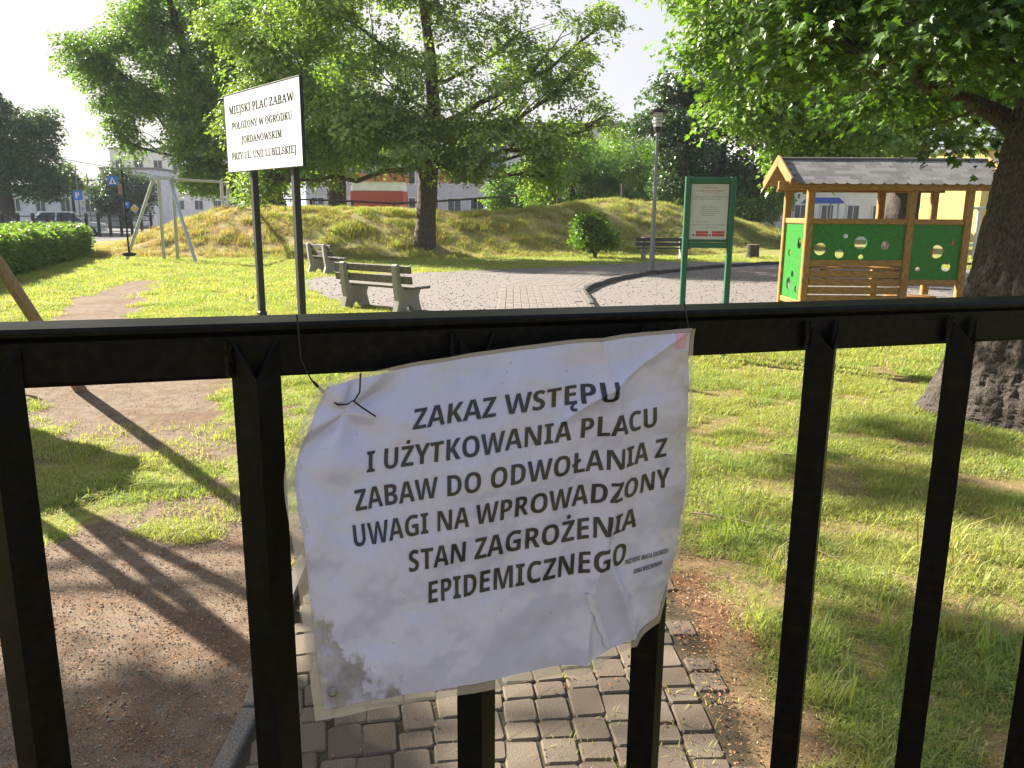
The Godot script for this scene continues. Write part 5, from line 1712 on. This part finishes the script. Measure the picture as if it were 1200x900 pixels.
func build_hedges():
	var rng := RandomNumberGenerator.new()
	rng.seed = 61
	var t := thing("clipped_hedge", "clipped dense green hedge beside the street with a dark shaded flank", "hedge", V(-12.4, 0, -20.0))
	var a := V(-10.9, 0, -15.0) - V(-12.4, 0, -20.0)
	var b := V(-15.6, 0, -29.5) - V(-12.4, 0, -20.0)
	var along := (b - a).normalized()
	var side := V(along.z, 0, -along.x)
	if side.x > 0.0: side = -side
	var L := a.distance_to(b)
	var pts := []
	for k in 9500:
		var f := rng.randf()
		var h := 0.98 + 0.05 * sin(f * 30.0)
		var u := rng.randf()
		var p: Vector3
		if u < 0.5: p = V(0, rng.randf_range(0.03, h), 0) + side * rng.randf_range(-0.06, 0.22)
		elif u < 0.86: p = V(0, h + rng.randf_range(-0.12, 0.05), 0) + side * rng.randf_range(0.0, 3.2)
		else: p = V(0, rng.randf_range(0.2, h), 0) + side * rng.randf_range(0.2, 3.2)
		pts.append(a + along * f * L + p)
	leaf_box(t, "foliage", "dense", M.leaf_far, pts, [Color(0.19, 0.28, 0.09), Color(0.16, 0.24, 0.07), Color(0.23, 0.31, 0.11)], 0.62, 62)
	var stems := MB.new()
	for k in 60:
		var p := a + along * rng.randf() * L + side * rng.randf_range(0.15, 2.9)
		stems.tube(PackedVector3Array([p, p + V(rng.randf_range(-0.1, 0.1), 0.9, rng.randf_range(-0.1, 0.1))]), PackedFloat32Array([0.03, 0.012]), 6, false)
	var so := part(t, "stems", stems.done(), M.bark)
	so.set_meta("kind", "stuff")
	# round shrub before the bank
	var s := thing("round_shrub", "rounded leafy shrub at the foot of the bank beside the bench", "shrub", V(3.0, 0, -29.6))
	pts = []
	for k in 420:
		var d := V(rng.randfn(), rng.randfn(), rng.randfn()).normalized()
		var cc: Vector3 = [V(-0.3, 0.75, 0.0), V(0.3, 0.7, 0.1), V(-0.05, 1.1, 0.0), V(0.1, 0.85, 0.3), V(-0.25, 1.3, -0.1)][k % 5]
		var p := cc + d * V(0.46, 0.40, 0.46) * pow(rng.randf(), 0.35) * rng.randf_range(0.7, 1.3)
		pts.append(p)
	leaf_box(s, "foliage", "dense", M.leaf_far, pts, [Color(0.15, 0.25, 0.05), Color(0.19, 0.29, 0.06), Color(0.12, 0.2, 0.045)], 0.62, 63)
	var st := MB.new()
	for k in 7:
		var d := V(rng.randf_range(-0.45, 0.45), 1.0, rng.randf_range(-0.4, 0.4))
		st.tube(PackedVector3Array([V(rng.randf_range(-0.08, 0.08), -0.05, 0), d * 0.5, d * 0.95]), PackedFloat32Array([0.03, 0.02, 0.008]), 6, false)
	part(s, "stems", st.done(), M.bark)

# ---------------------------------------------------------------- beyond the bank
func block(called: String, label: String, at: Vector3, s: Vector3, wall: Material, cols: int, rows: int, win: Vector2, first: float, storey: float, turn := 0.0, panels := []) -> Node3D:
	var t := thing(called, label, "building", at, "", turn)
	var mb := MB.new()
	mb.box(V(0, s.y * 0.5 - 0.3, 0), V(s.x, s.y + 0.6, s.z))
	part(t, "wall", mb.done(), wall)
	mb = MB.new()
	mb.box(V(0, s.y + 0.13, 0), V(s.x + 0.3, 0.26, s.z + 0.3))
	part(t, "roof", mb.done(), M.roof_grey)
	var fm := MB.new()
	var w := win.x * 0.5
	var h := win.y * 0.5
	for e in [[V(0, h, 0), V(win.x + 0.12, 0.1, 0.1)], [V(0, -h, 0), V(win.x + 0.12, 0.1, 0.1)], [V(-w, 0, 0), V(0.1, win.y - 0.1, 0.1)], [V(w, 0, 0), V(0.1, win.y - 0.1, 0.1)], [V(0, 0, 0), V(0.06, win.y - 0.1, 0.07)]]: fm.box(e[0], e[1])
	var fmesh := fm.done()
	var pn := MB.new()
	pn.box(Vector3.ZERO, V(win.x - 0.1, win.y - 0.1, 0.03))
	var pmesh := pn.done()
	for r in rows:
		for c in cols:
			var o := part(t, "window", fmesh, M.frame_white, V((c + 0.5) / cols * s.x - s.x * 0.5, first + r * storey, s.z * 0.5 + 0.02))
			part(o, "pane", pmesh, M.pane)
	for p in panels:
		var q := MB.new()
		q.box(p[0], p[1])
		part(t, "coloured_panel", q.done(), p[2])
	return t

func build_car(label: String, at: Vector3, turn: float, paint: Material):
	var t := thing("parked_car", label, "car", at, "cars parked along the street", turn)
	var body := PackedVector2Array([V2(-2.05, 0.32), V2(-1.75, 0.25), V2(1.8, 0.25), V2(2.1, 0.34), V2(2.12, 0.62), V2(1.95, 0.78), V2(1.05, 0.9), V2(-1.2, 0.93), V2(-2.0, 0.9), V2(-2.1, 0.66)])
	var mb := MB.new()
	mb.prism(body, Vector3.ZERO, Vector3.RIGHT, Vector3.UP, 1.68)
	part(t, "body", mb.done(), paint)
	mb = MB.new()
	# cabin narrows towards the roof
	var lo := [V(-1.85, 0.92, 0), V(1.05, 0.90, 0)]
	var hi := [V(-1.35, 1.42, 0), V(0.25, 1.44, 0)]
	var wl := 0.80
	var wh := 0.62
	for sg in [-1.0, 1.0]: mb.quad(lo[0] + V(0, 0, sg * wl), lo[1] + V(0, 0, sg * wl), hi[1] + V(0, 0, sg * wh), hi[0] + V(0, 0, sg * wh), V(0, 0.3, sg))
	mb.quad(lo[1] + V(0, 0, -wl), lo[1] + V(0, 0, wl), hi[1] + V(0, 0, wh), hi[1] + V(0, 0, -wh), V(1, 1, 0))
	mb.quad(lo[0] + V(0, 0, -wl), lo[0] + V(0, 0, wl), hi[0] + V(0, 0, wh), hi[0] + V(0, 0, -wh), V(-1, 1, 0))
	part(t, "glasshouse", mb.done(), M.pane)
	mb = MB.new()
	mb.cbox(V(-0.55, 1.45, 0), V(1.66, 0.05, 1.26), 0.02)
	for sg in [-1.0, 1.0]:
		mb.bar(V(0.98, 0.92, sg * 0.79), V(0.25, 1.44, sg * 0.615), 0.06, 0.05)
		mb.bar(V(-0.55, 0.93, sg * 0.80), V(-0.5, 1.44, sg * 0.62), 0.08, 0.05)
		mb.bar(V(-1.80, 0.93, sg * 0.79), V(-1.35, 1.43, sg * 0.615), 0.10, 0.05)
	part(t, "roof", mb.done(), paint)
	for x in [-1.28, 1.3]:
		for sg in [-1.0, 1.0]:
			mb = MB.new()
			mb.tube(PackedVector3Array([V(0, 0, -0.1), V(0, 0, 0.1)]), PackedFloat32Array([0.31, 0.31]), 18)
			var w := part(t, "wheel", mb.done(), M.rubber, V(x, 0.31, sg * 0.76))
			mb = MB.new()
			mb.tube(PackedVector3Array([V(0, 0, sg * 0.09), V(0, 0, sg * 0.115)]), PackedFloat32Array([0.19, 0.17]), 14)
			part(w, "rim", mb.done(), M.galvanised)
	for sg in [-1.0, 1.0]:
		mb = MB.new()
		mb.cbox(V(2.05, 0.66, sg * 0.62), V(0.14, 0.14, 0.32), 0.03)
		part(t, "headlight", mb.done(), M.lamp_glass)
		mb = MB.new()
		mb.cbox(V(-2.04, 0.76, sg * 0.66), V(0.12, 0.2, 0.24), 0.03)
		part(t, "tail_light", mb.done(), M.red_plastic)

func V2(x: float, y: float) -> Vector2: return Vector2(x, y)

func post_sign(called: String, label: String, cat: String, at: Vector3, h: float, plates: Array):
	var t := thing(called, label, cat, at)
	var mb := MB.new()
	mb.tube(PackedVector3Array([V(0, -0.1, 0), V(0, h, 0)]), PackedFloat32Array([0.045, 0.04]), 10)
	part(t, "pole", mb.done(), M.lamp_steel)
	for p in plates:
		mb = MB.new()
		mb.cbox(p[0], p[1], 0.01, Basis(Vector3.BACK, p[3]))
		part(t, "plate", mb.done(), p[2])
		if p.size() > 4: print_line(t, p[4], font(false, true), p[0] + V(0, -p[1].y * 0.3, p[1].z * 0.5 + 0.004), p[1].x * 0.42, p[1].y * 0.6, M.sign_white)
	return t

func build_background():
	# street on the left and behind
	var mb := MB.new()
	mb.quad(V(-60, 0.004, -30), V(-21.5, 0.004, -30), V(-22.5, 0.004, -110), V(-60, 0.004, -110), Vector3.UP)
	ground_piece("street", mb.done(), M.asphalt)
	# black street railing beyond the hedge
	var f := thing("street_railing", "black steel railing with thick posts along the street beyond the hedge", "railing", V(-24.0, 0, -38.0))
	var a := V(-26.6, 0, -38.5) - V(-24.0, 0, -38.0)
	var b := V(-24.0, 0, -54.0) - V(-24.0, 0, -38.0)
	var pm := MB.new()
	pm.cbox(V(0, 0.68, 0), V(0.14, 1.46, 0.14), 0.01)
	var pmesh := pm.done()
	for k in 16: part(f, "post", pmesh, M.dark_metal, a.lerp(b, k / 15.0))
	for y in [1.25, 0.95, 0.6]:
		var q := MB.new()
		q.bar(a + V(0, y, 0.08), b + V(0, y, 0.08), 0.07, 0.05)
		part(f, "rail", q.done(), M.dark_metal)
	build_car("white hatchback parked behind the black street railing", V(-27.6, 0, -50.5), 0.35, M.car_white)
	build_car("dark car parked under the dark broad tree", V(-31.3, 0, -49.0), 0.3, M.car_dark)
	post_sign("parking_sign", "large blue parking sign on a pole by the white low building", "road sign", V(-29.2, 0, -55.0), 4.4, [[V(0, 2.55, 0.06), V(0.62, 0.62, 0.03), M.sign_blue, 0.0, "P"]])
	var cs: Node3D = post_sign("crossing_sign", "blue crossing sign hung from an arm over the street", "road sign", V(-29.0, 0, -56.0), 4.0, [[V(1.75, 3.55, 0.06), V(0.62, 0.62, 0.03), M.sign_blue, 0.0]])
	mb = MB.new()
	mb.tube(PackedVector3Array([V(0, 3.55, 0), V(1.5, 3.65, 0), V(2.6, 3.7, 0)]), PackedFloat32Array([0.035, 0.035, 0.03]), 8)
	part(cs, "arm", mb.done(), M.lamp_steel)
	mb = MB.new()
	mb.prism(PackedVector2Array([V2(-0.25, -0.22), V2(0.25, -0.22), V2(0.0, 0.24)]), V(1.75, 3.55, 0.085), Vector3.RIGHT, Vector3.UP, 0.012)
	var tri := part(cs, "white_triangle", mb.done(), M.sign_white)
	mb = MB.new()
	mb.bar(V(1.72, 3.38, 0.1), V(1.76, 3.62, 0.1), 0.06, 0.012, 0.002)
	mb.bar(V(1.82, 3.38, 0.1), V(1.77, 3.52, 0.1), 0.05, 0.012, 0.002)
	part(tri, "walking_figure", mb.done(), M.dark_metal)
	var tl: Node3D = post_sign("signal_post", "thin post with a traffic light head and a small blue parking plate", "traffic light", V(-26.15, 0, -55.0), 4.8, [[V(0.15, 1.95, 0.06), V(0.42, 0.42, 0.03), M.sign_blue, 0.0, "P"]])
	mb = MB.new()
	mb.cbox(V(-0.14, 2.95, 0.05), V(0.24, 0.7, 0.2), 0.03)
	part(tl, "signal_head", mb.done(), M.honey_wood)
	post_sign("priority_sign", "yellow diamond priority sign on a short post", "road sign", V(-25.45, 0, -55.0), 1.9, [[V(0, 1.7, 0.06), V(0.42, 0.42, 0.03), M.sign_white, PI / 4], [V(0, 1.7, 0.08), V(0.3, 0.3, 0.02), M.sign_yellow, PI / 4]])
	block("low_building", "long low white flat-roofed building across the street", V(-42.0, 0, -80.0), V(11.0, 3.55, 8.0), M.white_wall, 5, 1, Vector2(0.9, 1.2), 2.0, 3.0, 0.1)
	block("glass_building", "small grey green flat block behind the low white building", V(-43.0, 0, -95.0), V(6.0, 6.0, 6.0), M.lilac_wall, 3, 1, Vector2(1.4, 1.2), 4.4, 3.0)
	block("apartment_block", "tall white apartment block behind the rounded dark tree", V(-51.5, 0, -128.0), V(17.0, 10.4, 10.0), M.white_wall, 6, 3, Vector2(1.3, 1.4), 2.4, 2.9)
	# school-like building behind the maple
	block("school_building", "wide lilac grey building with coloured panels behind the maple", V(-4.0, 0, -96.0), V(38.0, 11.0, 10.0), M.lilac_wall, 15, 3, Vector2(1.5, 1.7), 2.3, 3.2, 0.0,
		[[V(8.0, 5.5, 5.03), V(1.4, 1.9, 0.06), M.orange_wall], [V(5.5, 2.3, 5.03), V(0.8, 1.7, 0.06), M.orange_wall], [V(1.4, 7.0, 5.03), V(1.5, 0.9, 0.06), M.blue_wall], [V(-4.0, 5.4, 5.03), V(2.2, 1.2, 0.06), M.orange_wall], [V(6.7, 3.9, 5.03), V(0.8, 0.9, 0.06), M.red_wall]])
	var kiosk := thing("red_kiosk", "red and white banded kiosk standing behind the bank", "kiosk", V(-11.4, 0, -70.0))
	for e in [["band", V(0, 0.9, 0), V(4.2, 1.8, 3), M.white_wall], ["band", V(0, 2.55, 0), V(4.4, 1.5, 3.2), M.red_wall], ["band", V(0, 3.7, 0), V(4.2, 0.8, 3.0), M.white_wall], ["roof", V(0, 4.4, 0), V(4.6, 0.6, 3.4), M.orange_wall]]:
		var q := MB.new()
		q.cbox(e[1], e[2], 0.03)
		part(kiosk, e[0], q.done(), e[3])
	# two play slides of the next yard
	for e in [[V(-0.3, 0, -60.0), "white slide behind the rail fence close to the maple trunk"], [V(1.9, 0, -60.0), "white slide behind the rail fence near the bushy trees"]]:
		var t := thing("play_slide", e[1], "slide", e[0], "slides in the yard behind the bank")
		var q := MB.new()
		q.bar(V(-1.2, 1.75, 0), V(0.7, 3.6, 0), 0.1, 0.7, 0.02, Vector3.UP)
		q.bar(V(-1.2, 1.87, 0.34), V(0.7, 3.78, 0.34), 0.28, 0.05, 0.02, Vector3.UP)
		part(t, "chute", q.done(), M.sign_white)
		for x in [0.7, 1.25]:
			for z in [-0.35, 0.35]:
				q = MB.new()
				q.tube(PackedVector3Array([V(x, -0.1, z), V(x, 3.9, z)]), PackedFloat32Array([0.05, 0.05]), 8)
				part(t, "tower_post", q.done(), M.dark_metal)
	# rail fence along the crest of the bank
	var rf := thing("rail_fence", "low dark rail fence running along the back of the bank", "fence", V(-4.0, 0, -38.6))
	var rp := MB.new()
	rp.cbox(V(0, 0.3, 0), V(0.11, 1.15, 0.11), 0.01)
	var rmesh := rp.done()
	var last := Vector3.ZERO
	for k in 8:
		var x := -13.5 + k * 1.95
		var z := -38.6 - 0.12 * k
		var p := V(x, land(x, z), z) - V(-4.0, 0, -38.6)
		part(rf, "post", rmesh, M.dark_wood, p)
		if k > 0:
			var q := MB.new()
			q.bar(last + V(0, 0.84, 0.09), p + V(0, 0.84, 0.09), 0.09, 0.06)
			part(rf, "rail", q.done(), M.dark_wood)
		last = p
	for e in [[2.2, -40.5, "short dark marker post on the bank crest by the bushy trees"], [5.3, -40.0, "short dark marker post on the bank crest left of the lamp"]]:
		var t := thing("marker_post", e[2], "post", V(e[0], land(e[0], e[1]), e[1]))
		part(t, "shaft", rmesh, M.dark_wood)
	# right side: sunlit buildings
	block("white_house", "long bright white low building beyond the playhouse", V(19.0, 0, -56.0), V(10.5, 3.1, 7.0), M.white_wall, 5, 1, Vector2(1.0, 1.1), 1.7, 3.0, 0.35)
	block("yellow_house", "yellow rendered house behind the playhouse and the big maple", V(31.8, 0, -58.0), V(10.5, 5.6, 9.0), M.yellow_wall, 4, 2, Vector2(1.2, 1.3), 1.8, 2.6, 0.5)
	block("pale_block", "pale tall block glimpsed between the crowns over the playhouse", V(40.0, 0, -110.0), V(20.0, 14.0, 10.0), M.lilac_wall, 7, 4, Vector2(1.5, 1.5), 2.4, 3.1, 0.2)
	var tw := thing("play_tower", "small play tower with a blue canopy seen through the playhouse", "play tower", V(15.1, 0, -40.0))
	for x in [-0.6, 0.6]:
		for z in [-0.5, 0.5]:
			var q := MB.new()
			q.tube(PackedVector3Array([V(x, -0.1, z), V(x, 2.2, z)]), PackedFloat32Array([0.05, 0.05]), 8)
			part(tw, "post", q.done(), M.galvanised)
	mb = MB.new()
	mb.prism(PackedVector2Array([V2(-0.85, 2.15), V2(0.85, 2.15), V2(0.55, 2.42), V2(-0.55, 2.42)]), Vector3.ZERO, Vector3.RIGHT, Vector3.UP, 1.3)
	part(tw, "canopy", mb.done(), M.blue_plastic)
	mb = MB.new()
	mb.cbox(V(0, 0.9, 0), V(1.1, 0.08, 0.9), 0.01)
	part(tw, "deck", mb.done(), M.blue_plastic)
	var gy := thing("exercise_machine", "grey steel outdoor exercise machine right of the playhouse", "exercise machine", V(17.1, 0, -30.0))
	for e in [[V(0, -0.1, 0), V(0, 1.9, 0), 0.07, "column"], [V(-0.35, 1.88, 0), V(0.35, 1.88, 0), 0.05, "handle"], [V(-0.5, 0.55, 0), V(0.5, 0.55, 0), 0.06, "footplate"]]:
		mb = MB.new()
		mb.tube(PackedVector3Array([e[0], e[1]]), PackedFloat32Array([e[2], e[2]]), 10)
		part(gy, e[3], mb.done(), M.galvanised)
	var rb := thing("red_play_panel", "dark red play panel on posts beside the exercise machine", "play panel", V(16.6, 0, -30.4))
	mb = MB.new()
	mb.cbox(V(0, 0.95, 0), V(0.36, 0.9, 0.06), 0.01)
	part(rb, "panel", mb.done(), M.red_plastic)
	for x in [-0.2, 0.2]:
		mb = MB.new()
		mb.tube(PackedVector3Array([V(x, -0.1, 0), V(x, 1.45, 0)]), PackedFloat32Array([0.035, 0.035]), 8)
		part(rb, "post", mb.done(), M.dark_metal)
	var sp := thing("slanted_pole", "thin pale slanting pole behind the playhouse windows", "pole", V(13.9, 0, -30.0))
	mb = MB.new()
	mb.tube(PackedVector3Array([V(-0.1, -0.1, 0), V(0.45, 2.6, 0)]), PackedFloat32Array([0.045, 0.04]), 8)
	part(sp, "shaft", mb.done(), M.galvanised)

func _ready():
	NZ.seed = 4
	NZ.frequency = 0.05
	NZ.fractal_octaves = 2
	NF.seed = 14
	NF.frequency = 0.02
	NF.fractal_octaves = 2
	setup_view()
	make_materials()
	build_ground()
	build_path()
	build_fence()
	build_notice()
	build_town_board()
	build_green_board()
	build_playhouse()
	build_lamp()
	build_bench(Vector3(-2.22, 0, -13.4), deg_to_rad(144.4), "weathered grey bench with concrete legs beside the gravel, closest to the white board", 1.75, M.old_wood, M.concrete)
	build_bench(Vector3(-4.95, 0, -21.3), deg_to_rad(128.0), "dark slatted bench with concrete legs by the maple on the far edge of the gravel", 1.5, M.dark_wood, M.concrete)
	build_bench(Vector3(5.35, 0, -28.9), 0.0, "dark slatted bench behind the lamp post at the foot of the bank", 1.9, M.dark_wood, M.concrete)
	build_stump()
	build_log_frame()
	build_cable_ride()
	build_trees()
	build_hedges()
	build_background()
	build_grass()
	build_stones_and_litter()
